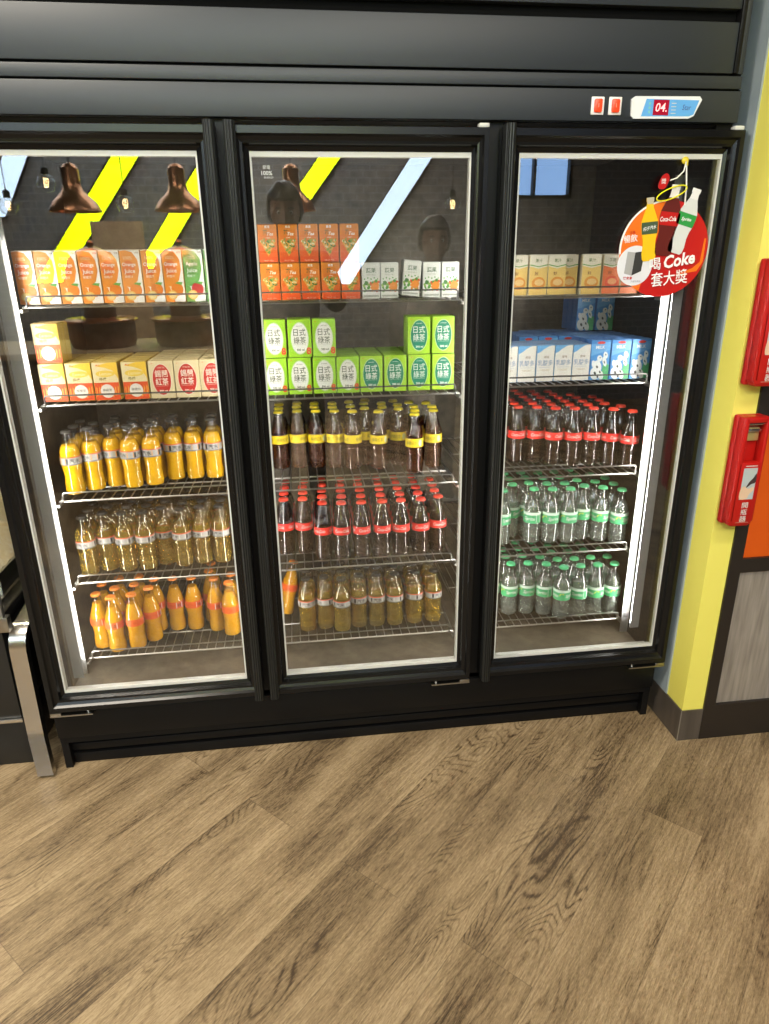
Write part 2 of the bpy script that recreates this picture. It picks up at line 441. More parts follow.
for i in range(3): MB().ell(1.541, 1.716 + i * .0085, .003, .003, HY - .0056, mat('controller key', (.2, .55, .6), .5), 12).build('key', cpo)
for sxx in (1.4165, 1.4585):
    sb = MB().box(sxx - .0155, sxx + .0155, HY - .004, HY, 1.709, 1.746, mat('switch bezel', (.85, .84, .82), .4), .002).build('rocker_switch', cooler)
    MB().box(sxx - .0095, sxx + .0095, HY - .009, HY - .004, 1.714, 1.741, mat('red rocker', (.75, .05, .015), .3, emit=(1, .1, .02), estr=.35), .003).text('1', sxx, 1.7275, .008, HY - .0094, mat('rocker mark', (1, .5, .35), .5)).build('rocker', sb)

# doors
DP = .62
def door(i):
    gx0, gx1, gz0, gz1 = DP * i, DP * i + .506, .268, 1.632
    ox0, ox1, oz0, oz1 = DP * i - (.048 if i else .042), DP * i + (.541 if i else .552), .222, 1.680
    hand = 'R' if i == 0 else 'L'
    # mitred frame: profile from the outer edge (d=0) to the glass (d=1), y = depth
    prof = [(0, .004), (0, -.028), (.04, -.032), (.34, -.032), (.44, -.026), (.60, -.022), (.72, -.021), (.80, -.010), (1., -.006), (1., .004)]
    fr = MB(); rings = []
    for d, yy in prof:
        a = (ox0 + (gx0 - ox0) * d, ox1 + (gx1 - ox1) * d, oz0 + (gz0 - oz0) * d, oz1 + (gz1 - oz1) * d)
        rings.append([(a[0], yy, a[2]), (a[1], yy, a[2]), (a[1], yy, a[3]), (a[0], yy, a[3])])
    vs = [p for r in rings for p in r]; fs = []
    for k in range(len(rings)):
        k2 = (k + 1) % len(rings)
        for j in range(4):
            fs.append((k * 4 + j, k * 4 + (j + 1) % 4, k2 * 4 + (j + 1) % 4, k2 * 4 + j))
    fr.add(vs, fs, FRAME)
    d = fr.build('door', cooler); gw_ = .0075
    g = MB().box(gx0 + .0035, gx1 - .0035, -.0035, .002, gz0 + gw_, gz1 - .0105, PANE).build('glass_pane', d)
    ga = MB()
    gw = .008
    for q in ((gx0, gx1, gz1 - .011, gz1), (gx0, gx1, gz0, gz0 + gw), (gx0, gx0 + .004, gz0 + gw, gz1 - .011), (gx1 - .004, gx1, gz0 + gw, gz1 - .011)):
        ga.box(q[0], q[1], -.0045, .014, q[2], q[3], GASKET)
    ga.build('gasket', d)
    hx = ox1 - .023 if hand == 'R' else ox0
    hb = MB(); s = .0235
    sec = [(0, -.024), (0, -.056), (.004, -.06), (.019, -.06), (s, -.055), (s, -.024)]
    n = len(sec); zz = (oz0 + .004, oz1 + .004)
    hb.add([(hx + a, b, z) for z in zz for a, b in sec], [(k, (k + 1) % n, n + (k + 1) % n, n + k) for k in range(n)] + [tuple(range(n))[::-1], tuple(range(n, 2 * n))], RIB)
    for gx in (.006, .012, .0175): hb.box(hx + gx, hx + gx + .0012, -.0603, -.0595, zz[0], zz[1], GROOVE)
    hb.build('pull_handle', d)
    cx = ox0 if hand == 'R' else ox1
    sg = 1 if hand == 'R' else -1
    hi = MB()
    a, b = sorted((cx, cx + sg * .115)); hi.box(a, b, -.03, -.002, .207, .211, CHROME)
    a, b = sorted((cx, cx + sg * .03)); hi.box(a, b, -.03, 0, .211, .22, CHROME, .002)
    hi.tube([(cx + sg * .015, -.016, .203), (cx + sg * .015, -.016, .2215)], .007, CHROME, 10)
    hi.tube([(cx + sg * .1, -.016, .205), (cx + sg * .1, -.016, .219)], .005, CHROME, 10)
    hi.build('bottom_hinge', d)
    a, b = sorted((cx - sg * .002, cx + sg * .022)); MB().box(a, b, -.02, 0, 1.681, 1.69, GASKET, .002).build('hinge_cap', d)
    if i == 1:
        st = MB().text('節電', .656, 1.600, .008, -.0038, WHITE).text('100%', .656, 1.588, .009, -.0038, WHITE, bold=.02).text('ENERGY', .66, 1.579, .004, -.0038, WHITE)
        st.build('glass_sticker', d)
for i in range(3): door(i)

# light tubes: two at the cabinet ends, two behind the mullions
def tube(x, y, z0, z1, facing):
    dk = mat('grey light rail', (.3, .3, .3), .45); t = MB()
    t.box(x - .014, x + .014, y - .0145, y - .0125, z0 - .01, z1 + .01, dk)
    if facing == 1: t.box(x - .014, x - .0115, y - .0125, y + .012, z0 - .01, z1 + .01, dk)
    if facing == -1: t.box(x + .0115, x + .014, y - .0125, y + .012, z0 - .01, z1 + .01, dk)
    o = t.build('light_rail', cooler)
    MB().tube([(x, y, z0), (x, y, z1)], .0068, LED, 12).build('led_tube', o)
    for a, b in ((z0 - .014, z0), (z1, z1 + .014)): MB().tube([(x, y, a), (x, y, b)], .0078, mat('lamp end cap', (.75, .75, .73), .4), 12).build('tube_end', o)
tube(.022, .072, .285, 1.45, 1); tube(1.714, .072, .31, 1.36, -1)
tube(.563, .076, .30, 1.45, 0); tube(1.183, .076, .30, 1.45, 0)
# aluminium corner posts that the shelves clip to
for x in (.014, 1.713):
    MB().box(x - .012, x + .012, .118, .122, .25, 1.6, ALU).box(x - .012, x + .012, .1216, .1225, .25, 1.6, ALU).build('shelf_post', cooler)

# wire shelves
SX = [(.03, .566), (.603, 1.146), (1.192, 1.708)]
SZ = {1: 1.305, 2: 1.058, 3: .7925, 4: .542, 5: .293}
SZD = {(1, 2): 1.054, (2, 2): 1.066}
def sz(d, k): return SZD.get((d, k), SZ[k])
SY0, SY1 = .14, .66
def make_shelf(w, m):
    s = MB(); r = .0016
    n = 20
    for k in range(n + 1):
        x = .006 + (w - .012) * k / n
        s.tube([(x, SY0, -r), (x, SY1, -r)], r, m, 5)
    for yy in (SY0 + .12, SY0 + .3, SY1): s.tube([(0, yy, -3 * r), (w, yy, -3 * r)], .0024, m, 6)
    s.tube([(0, SY0, -.0045), (w, SY0, -.0045)], .0028, m, 6)
    s.tube([(0, SY0, -.005), (0, SY1, -.005)], .0026, m, 6); s.tube([(w, SY0, -.005), (w, SY1, -.005)], .0026, m, 6)
    return s
def make_rail(w, m):
    s = MB(); y = SY0 - .006
    p = [(.012, y, -.006), (.012, y, .014)]
    for k in range(1, 5): a = k / 5 * PI / 2; p.append((.012 + .008 * (1 - math.cos(a)), y, .014 + .008 * math.sin(a)))
    p.append((.02, y, .022)); q = [(w - x, yy, z) for x, yy, z in p][::-1]
    s.tube(p + q, .0022, m, 6)
    return s
for d in range(3):
    w = SX[d][1] - SX[d][0]
    for k in range(1, 6):
        m = CHROME
        sh = make_shelf(w, m).build('wire_shelf', cooler, (SX[d][0], 0, sz(d, k)))
        make_rail(w, DARKWIRE if k <= 2 else CHROME).build('front_rail', sh)
        for x in (0, w): MB().box(x - .005, x + .005, SY0 - .02, SY0 + .02, -.016, -.008, CHROME, .001).build('shelf_clip', sh)

# ------------------------------------------------------------------ bottles
def cap_mb(r, h, m, z):
    b = MB(); n = 42; vs = []; fs = []
    prof = [(r * 1.09, 0, 1), (r * 1.0, h * .75, .3), (r * .9, h * .97, 0), (r * .5, h, 0)]
    for rr, zz, fl in prof:
        for i in range(n):
            a = 2 * PI * i / n; q = rr + (fl * .0006 if i % 2 else 0)
            vs.append((q * math.cos(a), q * math.sin(a), z + zz))
    for j in range(3):
        for i in range(n): fs.append((j * n + i, j * n + (i + 1) % n, (j + 1) * n + (i + 1) % n, (j + 1) * n + i))
    fs.append(tuple(3 * n + i for i in range(n)))
    return b.add(vs, fs, m, True)
PROF = {
 'contour': [(.0, .002), (.021, .0), (.0255, .004), (.0268, .012), (.0266, .028), (.0245, .046), (.0248, .058), (.0268, .074), (.0272, .085), (.0272, .104), (.0258, .116), (.0215, .13), (.0168, .143), (.0138, .156), (.0126, .168), (.0126, .173), (.0136, .1745), (.0136, .178), (.0122, .180)],
 'round': [(.0, .002), (.021, .0), (.0258, .004), (.0271, .014), (.0268, .03), (.0248, .05), (.0252, .062), (.0270, .08), (.0274, .092), (.0275, .114), (.0270, .122), (.0252, .131), (.0215, .139), (.0172, .1445), (.0146, .149), (.0134, .156), (.0128, .168), (.0128, .1705), (.0140, .172), (.0140, .177), (.0122, .180)],
 'straight': [(.0, .002), (.022, .0), (.0262, .004), (.0268, .012), (.0268, .06), (.0270, .08), (.0272, .09), (.0272, .108), (.0262, .117), (.0225, .130), (.0168, .143), (.0138, .155), (.0127, .166), (.0126, .173), (.0137, .1745), (.0137, .178), (.0122, .180)],
}
def label_part(kind, r, z0, z1):
    b = MB(); zc = (z0 + z1) / 2; H = z1 - z0; rr = r + .0005
    def band(a, c, m, k=0): b.lathe([(rr + k * .0001, a), (rr + k * .0001, c)], m, 32)
    # lathe() closes its ends; drop the caps so that the band stays open
    def ob(a, c, m, k=0):
        n = 32; q = rr + k * .00012
        b.add([(q * math.cos(2 * PI * i / n), q * math.sin(2 * PI * i / n), z) for z in (a, c) for i in range(n)], [(i, (i + 1) % n, n + (i + 1) % n, n + i) for i in range(n)], m, True)
    def tx(s, cx, cz, h, m, **kw):
        st = len(b.v); b.text(s, cx, cz, h, -.0006, m, **kw); b.wrap(st, rr)
    C = 2 * PI * rr
    if kind == 'cola':
        ob(z0, z1, mat('cola red paper', (.72, .02, .012), .4))
        for k in range(3): tx('Coca-Cola', -C / 3 + C / 3 * k, zc + .001, H * .42, WHITE, shear=.35, wmax=C * .25, bold=.01)
    elif kind == 'tea':
        ob(z0, z1, mat('tea yellow paper', (.88, .66, .02), .4))
        for k in range(3):
            tx('檸檬紅茶', -C / 3 + C / 3 * k, zc, H * .42, mat('tea olive print', (.22, .22, .02), .5), wmax=C * .2)
        st = len(b.v); b.ell(C * .16, zc, .006, H * .4, -.0005, mat('tea pale print', (.75, .8, .45), .5)); b.wrap(st, rr)
    elif kind == 'orange':
        ob(z0, z1, mat('orange soda label', (.80, .11, .012), .4))
        for k in range(3): tx('橘子汽水', -C / 3 + C / 3 * k, zc, H * .36, mat('orange print', (.55, .06, .01), .5), wmax=C * .22)
        st = len(b.v); b.rect(C * .11, C * .22, z0 + .002, z1 - .002, -.0005, WHITE); b.wrap(st, rr)
        tx('橘', C * .165, zc, H * .5, mat('label black', (.03, .03, .03), .5))
    elif kind in ('orange_silver', 'silver'):
        ob(z0, z1, mat('silver label paper', (.42, .41, .39), .4, .2))
        ob(z1 - .0028, z1, mat('label red line', (.75, .1, .03), .5), 1)
        ob(z0, z0 + .003, mat('label grey line', (.16, .16, .15), .5), 1)
        for k in range(3):
            tx('汽水', -C / 3 + C / 3 * k, zc, H * .62, mat('label black', (.03, .03, .03), .5), wmax=C * .17, bold=.015)
            st = len(b.v); b.rect(-C / 3 + C / 3 * k - C * .135, -C / 3 + C / 3 * k - C * .095, z0 + .004, z1 - .004, -.0005, mat('label black')); b.wrap(st, rr)
            st = len(b.v); b.rect(-C / 3 + C / 3 * k + C * .09, -C / 3 + C / 3 * k + C * .2, z0 + .004, z1 - .004, -.0005, mat('label orange', (.85, .33, .04), .5) if kind == 'orange_silver' else WHITE); b.wrap(st, rr)
    elif kind == 'lime':
        ob(z0, z1, mat('lime green label', (.06, .42, .16), .4))
        ob(z1 - .009, z1, mat('lime pale label', (.62, .78, .66), .4), 1)
        for k in range(3): tx('Sprite', -C / 3 + C / 3 * k, zc - .004, H * .4, WHITE, shear=.2, wmax=C * .2, bold=.02)
        st = len(b.v); b.rect(C * .12, C * .22, z0 + .001, z1 - .001, -.0005, mat('lime white label', (.78, .86, .8), .4)); b.wrap(st, rr)
        st = len(b.v); b.flat([(-C * .22, zc - .003), (-C * .13, zc + .003), (-C * .14, zc + .007), (-C * .2, zc + .005)], -.0005, mat('lime yellow mark', (.85, .75, .03), .5)); b.wrap(st, rr)
    return b
def bottle(name, prof, liq, glass, fill, lab, lz, capm):
    root = empty(name)
    P = PROF[prof]
    MB().lathe(P, glass, 22).build('glass_body', root)
    ins = [(max(0, r - .0014), z + (.0016 if k == 0 else .002 if k == 1 else 0)) for k, (r, z) in enumerate(P) if z < fill]
    # last ring at the fill line
    for (r0, z0), (r1, z1) in zip(P, P[1:]):
        if z0 < fill <= z1: ins.append((r0 + (r1 - r0) * (fill - z0) / (z1 - z0) - .0014, fill))
    MB().lathe(ins, liq, 20).build('liquid', root)
    label_part(lab, max(r for r, z in P if lz[0] - .01 < z < lz[1] + .01), *lz).build('paper_label', root)
    cap_mb(.0135, .007, capm, .1745).build('crown_cap', root)
    return root
CAPR = mat('red crown cap', (.8, .045, .015), .35); CAPY = mat('yellow crown cap', (.9, .68, .03), .35)
CAPG = mat('green crown cap', (.08, .5, .2), .35); CAPO = mat('orange crown cap', (.9, .25, .02), .35)
CAPK = mat('black crown cap', (.015, .014, .012), .5, 0, .3); CAPS = mat('smoky crown cap', (.05, .047, .04), .5, 0, .3)
KIND = {
 'orange_silver': (('orange_soda_bottle', 'round', ORANGE, BGLASS, .142, 'orange_silver', (.088, .112), CAPS), 'bright orange soda bottle with silver label'),
 'golden': (('golden_soda_bottle', 'round', APPLE, BGLASS, .140, 'silver', (.088, .110), CAPK), 'golden soda bottle with black cap'),
 'orange': (('orange_soda_bottle', 'contour', ORANGE2, BGLASS, .150, 'orange', (.082, .105), CAPO), 'orange-capped orange soda bottle'),
 'tea': (('lemon_tea_bottle', 'straight', TEA, BGLASS, .135, 'tea', (.082, .108), CAPY), 'yellow-capped brown tea bottle'),
 'cola': (('cola_bottle', 'contour', COLA, BGLASS, .135, 'cola', (.082, .106), CAPR), 'red-capped cola bottle'),
 'lime': (('lime_soda_bottle', 'straight', LIME, BGLASSG, .140, 'lime', (.070, .106), CAPG), 'green-capped clear soda bottle'),
}
PROTO = {}
ORD = 'first second third fourth fifth sixth seventh eighth ninth tenth eleventh twelfth'.split()
ROW = ['front row', 'second row', 'third row', 'fourth row', 'fifth row', 'sixth row', 'seventh row', 'eighth row', 'ninth row']
GROUPOF = {'orange_silver': 'silver-label orange soda bottles', 'golden': 'golden soda bottles', 'orange': 'orange-capped soda bottles', 'tea': 'yellow-capped tea bottles', 'cola': 'red-capped cola bottles', 'lime': 'green-capped clear soda bottles'}
DOORW = ['left', 'middle', 'right']; SHW = {3: 'middle shelf', 4: 'fourth shelf', 5: 'lowest shelf'}
def relax(P, lo, hi, d=.0575):
    for _ in range(400):
        mv = 0
        for i in range(len(P)):
            for j in range(i):
                dx, dy = P[i][0] - P[j][0], P[i][1] - P[j][1]; q = math.hypot(dx, dy)
                if q < d:
                    if q < 1e-6: dx, dy, q = .01, .01, .0141
                    k = (d - q) / q / 2 * 1.02; mv = 1
                    P[i][0] += dx * k; P[i][1] += dy * k; P[j][0] -= dx * k; P[j][1] -= dy * k
        for p in P:
            p[0] = min(max(p[0], lo), hi); p[1] = min(max(p[1], .172), .655)
        if not mv: break
def place_bottles(kind, d, sh, cols):
    """cols: list of (x, y of the front bottle, how many deep)"""
    args, desc = KIND[kind]
    P = []
    for x, y, n in cols:
        for k in range(n): P.append([x + random.uniform(-.002, .002) + .002 * k, y + k * .0585, k])
    relax(P, SX[d][0] + .03, SX[d][1] - .03 if d < 2 else SX[d][1] - .02)
    for row in range(8):
        rr = sorted([p for p in P if p[2] == row])
        for i, p in enumerate(rr):
            if kind not in PROTO: o = PROTO[kind] = bottle(*args)
            else: o = copy_tree(PROTO[kind])
            o.location = (p[0], p[1], SZ[sh] + .0005); o.rotation_euler = (0, 0, random.uniform(-.9, .9))
            tag(o, f'{desc}, {ORD[i]} from left, {ROW[row]}, {SHW[sh]}, {DOORW[d]} door', 'bottle', f'{GROUPOF[kind]} on {SHW[sh]} behind {DOORW[d]} door')

place_bottles('orange_silver', 0, 3, [(.06, .20, 3), (.098, .246, 2), (.152, .246, 3), (.205, .243, 3), (.258, .248, 3), (.315, .300, 2), (.373, .297, 2), (.431, .295, 2), (.488, .30, 2)])
place_bottles('golden', 0, 4, [(.06, .205, 4), (.105, .214, 4), (.16, .214, 4), (.215, .216, 4), (.270, .24, 3), (.328, .225, 4), (.384, .233, 4), (.440, .233, 4), (.497, .237, 4)])
place_bottles('orange', 0, 5, [(.06, .199, 2), (.09, .184, 3), (.146, .182, 2), (.176, .232, 2), (.210, .285, 1), (.266, .28, 1), (.325, .276, 1), (.38, .32, 2), (.405, .258, 1), (.452, .222, 2), (.50, .25, 2)])
place_bottles('tea', 1, 3, [(.633, .36, 3), (.690, .36, 3), (.746, .355, 3), (.80, .35, 3), (.856, .345, 3), (.905, .375, 3), (.935, .31, 3), (.993, .35, 3), (1.04, .255, 4), (1.096, .30, 3)])
place_bottles('cola', 1, 4, [(.634, .262, 4), (.691, .259, 4), (.75, .211, 5), (.808, .204, 5), (.868, .20, 5), (.932, .20, 5), (.990, .20, 5), (1.048, .2, 5), (1.107, .218, 4)])
place_bottles('golden', 1, 5, [(.69, .214, 2), (.747, .218, 3), (.80, .198, 3), (.853, .214, 3), (.91, .213, 3), (.97, .21, 3), (1.035, .215, 3), (1.095, .217, 3)])
place_bottles('cola', 2, 3, [(1.33, .33, 5), (1.385, .30, 6), (1.438, .285, 6), (1.49, .265, 6), (1.545, .25, 6), (1.60, .24, 5), (1.655, .235, 4), (1.686, .235, 1)][:-1] + [(1.7, .2, 2)])
place_bottles('lime', 2, 4, [(1.32, .238, 3), (1.378, .296, 3), (1.425, .238, 4), (1.483, .23, 4), (1.54, .23, 4), (1.6, .235, 4), (1.65, .228, 3), (1.69, .2, 3)])
place_bottles('lime', 2, 5, [(1.30, .25, 3), (1.36, .226, 4), (1.418, .222, 4), (1.474, .214, 4), (1.516, .178, 4), (1.572, .178, 4), (1.628, .178, 4), (1.684, .178, 3)])
# one orange soda bottle leans beside the golden ones on the lowest middle shelf
lb = copy_tree(PROTO['orange']); lb.location = (.616, .31, SZ[5] + .0105); lb.rotation_euler = (R(-4), R(14), .4)
tag(lb, 'orange soda bottle leaning behind the golden bottles on middle door lowest shelf', 'bottle')

# ------------------------------------------------------------------ cartons
def carton(w, h, dpt, side, design, topm=None):
    b = MB().box(-w / 2, w / 2, 0, dpt, 0, h, side, .0014, 1)
    fy = -.0002
    if topm: b.add([(-w / 2 + .003, .003, h + .0002), (w / 2 - .003, .003, h + .0002), (w / 2 - .003, dpt - .003, h + .0002), (-w / 2 + .003, dpt - .003, h + .0002)], [(0, 1, 2, 3)], topm)
    # folded top seam
    b.box(-w / 2 + .002, w / 2 - .002, dpt / 2 - .003, dpt / 2 + .003, h, h + .0012, topm or side)
    design(b, w, h, fy)
    me = b.mesh('carton'); return me
def col(n, c, r=.4): return mat(n, tuple(q * .66 for q in c), r, 0, .4)
def d_juice(main, dark, fruit, word, zh):
    def f(b, w, h, y):
        m1, m2, fr = col('juice ' + word + ' main', main), col('juice ' + word + ' deep', dark), col('juice ' + word + ' fruit', fruit)
        b.rect(-w / 2 + .001, w / 2 - .001, .001, h - .001, y, WHITE)
        b.flat([(-w / 2 + .001, h * .32), (-w * .1, h * .3), (w * .25, h * .42), (w * .4, h * .62), (w * .36, h * .82), (w * .12, h * .96), (-w * .2, h * .99), (-w / 2 + .001, h * .98)], y - .0002, m1)
        b.flat([(-w / 2 + .001, .001), (-w * .05, .001), (-w * .25, h * .3), (-w / 2 + .001, h * .33)], y - .0002, m1)
        b.ell(-w * .12, h * .66, w * .3, h * .14, y - .0003, m2)
        b.ell(w * .12, h * .25, w * .3, h * .125, y - .0004, fr); b.ell(-w * .14, h * .14, w * .24, h * .09, y - .0006, col('juice slice', (.95, .62, .16)))
        b.ell(-w * .14, h * .14, w * .18, h * .065, y - .0008, col('juice slice core', (.98, .78, .35)))
        b.flat([(w * .02, h * .36), (w * .35, h * .33), (w * .42, h * .385), (w * .15, h * .39)], y - .0007, col('leaf green', (.12, .42, .08)))
        b.text(word, -w * .08, h * .72, h * .09, y - .0008, WHITE, wmax=w * .66, bold=.015); b.text('Juice', -w * .08, h * .595, h * .1, y - .0008, WHITE, wmax=w * .6, bold=.015)
        b.text(zh, -w * .14, h * .5, h * .05, y - .0008, WHITE); b.text('100%', -w * .1, h * .85, h * .06, y - .0008, col('pale orange print', (.95, .75, .5)))
        b.text('純果', w * .36, h * .945, h * .035, y - .0008, col('print brown', (.2, .07, .03)))
    return f
def d_fruit_tea(b, w, h, y):
    n = 7
    for k in range(n):   # printed colour bands, amber at the top to red orange at the bottom
        c = k / (n - 1); b.rect(-w / 2 + .001, w / 2 - .001, .001 + (h - .002) * k / n, .001 + (h - .002) * (k + 1) / n, y, col(f'fruit tea band {k}', (.86, .10 + .17 * c, .008 + .002 * c)))
    b.flat([(-w * .4, h * .55), (0, h * .16), (w * .4, h * .55)], y - .0002, col('fruit tea pale', (.88, .42, .06)))
    random.seed(3)
    for k in range(20):
        px, pz = random.uniform(-.34, .36), random.uniform(.4, .6)
        b.ell(w * px, h * pz, w * .09, h * .022, y - .0004 - .00001 * k, col('tea leaf %d' % (k % 3), [(.06, .2, .03), (.3, .4, .06), (.85, .75, .45)][k % 3]), 8, random.uniform(0, 3))
    for k in range(7): b.ell(w * random.uniform(-.1, .1), h * random.uniform(.22, .38), w * .07, h * .03, y - .0005 - .00001 * k, col('tea leaf 1', (.3, .4, .06)), 8, random.uniform(0, 3))
    b.text('果漾', 0, h * .93, h * .07, y - .0006, WHITE, bold=.02); b.text('茶', -w * .1, h * .79, h * .13, y - .0006, col('tea dark print', (.07, .12, .03)), bold=.02)
    b.text('Tea', w * .14, h * .75, h * .09, y - .0006, WHITE, shear=.3, bold=.02); b.text('水果茶', w * .02, h * .65, h * .035, y - .0006, WHITE); b.text('FRUIT TEA', 0, h * .05, h * .04, y - .0006, col('pale red print', (.95, .6, .45)), wmax=w * .7)
def d_veg(b, w, h, y):
    b.rect(-w / 2 + .001, w / 2 - .001, .001, h - .001, y, col('carton white', (.86, .88, .82)))
    random.seed(5)
    for k in range(26):
        b.ell(w * random.uniform(-.42, .4), h * random.uniform(.22, .5), w * random.uniform(.06, .12), h * random.uniform(.03, .06), y - .0002 - .00001 * k, col('veg %d' % (k % 5), [(.1, .36, .05), (.75, .1, .03), (.3, .5, .1), (.9, .3, .03), (.08, .25, .06)][k % 5]), 10, random.uniform(0, 3))
    b.ell(w * .22, h * .34, w * .22, h * .11, y - .0006, col('veg 3', (.9, .3, .03)))
    for k in range(5): b.ell(w * (-.36 + .18 * k), h * (.55 + .03 * (k % 2)), w * .04, h * .022, y - .0006, col('veg 0', (.1, .36, .05)), 8)
    b.text('蔬果', 0, h * .79, h * .14, y - .0006, col('veg print', (.1, .2, .12)), wmax=w * .6, bold=.01); b.text('VEGETABLE', 0, h * .67, h * .04, y - .0006, col('grey print', (.45, .47, .42)), wmax=w * .5)
    b.rect(-w * .42, w * .42, h * .05, h * .1, y - .0004, col('grey print', (.45, .47, .42)))
def d_lemon(b, w, h, y):
    b.rect(-w / 2 + .001, w / 2 - .001, .001, h - .001, y, col('lemon cream', (.85, .72, .42)))
    b.flat([(-w * .36, h * .9), (w * .1, h * .98), (w * .48, h * .99), (w * .49, h * .55), (w * .3, h * .78), (0, h * .86)], y - .0002, col('lemon yellow', (.92, .6, .05)))
    b.ell(0, h * .70, w * .38, h * .085, y - .0003, col('lemon gold', (.88, .62, .08)))
    b.rect(-w / 2 + .001, w / 2 - .001, .001, h * .47, y - .0004, col('lemon red', (.78, .09, .015)))
    random.seed(11)
    for k in range(9):
        x = w * (-.42 + .105 * k); zz = random.uniform(.05, .2) * h
        b.flat([(x - .0012, zz), (x + .0012, zz), (x + .002, zz + h * .2), (x, zz + h * .24)], y - .0005, col('lemon flame', (.93, .5, .06)))
    b.ell(0, h * .245, w * .27, h * .18, y - .0006, col('lemon white', (.85, .8, .7)))
    b.text('檸檬茶', 0, h * .27, h * .075, y - .0008, col('label black', (.03, .03, .03)), wmax=w * .42); b.text('LEMON TEA', 0, h * .17, h * .035, y - .0008, col('print brown', (.2, .07, .03)), wmax=w * .4)
    b.text('泰山', -w * .25, h * .92, h * .05, y - .0006, col('print red', (.75, .04, .02)), bold=.02); b.text('檸檬', -w * .12, h * .56, h * .09, y - .0006, col('olive print', (.25, .2, .04)), bold=.01)
    b.text('Lemon', 0, h * .7, h * .08, y - .0006, col('lemon print', (.95, .85, .5)), shear=.3)
def d_oval(base, ov, txt, inkm, price, a, c):
    def f(b, w, h, y):
        b.rect(-w / 2 + .001, w / 2 - .001, .001, h - .001, y, col(f'{a} base', base))
        b.ell(0, h * .5, w * .39, h * .43, y - .0002, col(f'{a} ring', tuple(min(1, q * .6 + .35) for q in base))); b.ell(0, h * .5, w * .365, h * .405, y - .0003, col(f'{a} oval', ov))
        ink = col(f'{a} ink', inkm)
        b.text(txt[0], 0, h * .66, h * .19, y - .0005, ink, wmax=w * .52, bold=.008); b.text(txt[1], 0, h * .45, h * .19, y - .0005, ink, wmax=w * .52, bold=.008)
        b.text(c, 0, h * .82, h * .035, y - .0005, ink, wmax=w * .3); b.rect(-w * .25, w * .25, h * .332, h * .337, y - .0005, ink); b.text('300 ml', w * .02, h * .2, h * .06, y - .0005, ink, wmax=w * .4, bold=.03)
        b.text('統一', -w * .32, h * .93, h * .04, y - .0005, col('print red', (.75, .04, .02)))
        if price: b.text('8', w * .37, h * .17, h * .19, y - .0006, col('price red', (.8, .05, .02)), bold=.035); pass
    return f
def d_cream(red):
    def f(b, w, h, y):
        m = (.85, .2, .05) if red else (.9, .48, .08)
        b.rect(-w / 2 + .001, w / 2 - .001, .001, h - .001, y, col('drink cream', (.93, .88, .74)))
        b.flat([(-w / 2 + .001, .001), (w / 2 - .001, .001), (w / 2 - .001, h * .72), (0, h * .66), (-w / 2 + .001, h * .72)], y - .0002, col('drink band %d' % red, m if red else (.93, .66, .2)))
        b.ell(w * .03, h * .3, w * .37, h * .16, y - .0004, col('drink fruit %d' % red, (.85, .1, .04) if red else (.86, .36, .05))); b.ell(w * .06, h * .32, w * .25, h * .08, y - .0005, col('drink fruit pale %d' % red, (.95, .45, .2) if red else (.95, .66, .3)))
        b.flat([(-w / 2 + .001, h * .745), (0, h * .7), (w / 2 - .001, h * .745), (w / 2 - .001, h * .77), (0, h * .72), (-w / 2 + .001, h * .77)], y - .0004, col('leaf green', (.12, .42, .08)))
        b.text('果汁' if not red else '番茄', 0, h * .86, h * .09, y - .0005, col('print green', (.1, .2, .06)), bold=.01); b.text('鮮', -w * .1, h * .54, h * .1, y - .0005, col('print brown', (.2, .07, .03)))
    return f
def d_yogurt(b, w, h, y):
    b.rect(-w / 2 + .001, w / 2 - .001, .001, h - .001, y, col('yogurt cream', (.9, .88, .8)))
    b.flat([(-w / 2 + .001, h * .78), (-w * .3, h * .82), (-w * .1, h * .9), (w * .15, h * .97), (w * .3, h - .001), (-w / 2 + .001, h - .001)], y - .0002, col('yogurt blue', (.16, .45, .82)))
    ink = col('yogurt ink', (.3, .42, .62))
    b.text('乳酸多', 0, h * .52, h * .16, y - .0004, ink, wmax=w * .84, bold=.012); b.text('原味', w * .05, h * .68, h * .07, y - .0004, col('print brown', (.2, .07, .03)))
    b.rect(-w * .34, w * .34, h * .395, h * .402, y - .0004, ink); b.text('YOGURT', 0, h * .32, h * .05, y - .0004, col('yogurt tan', (.55, .42, .28)), wmax=w * .5); b.text('300 ml', 0, h * .14, h * .04, y - .0004, col('yogurt tan', (.55, .42, .28)))
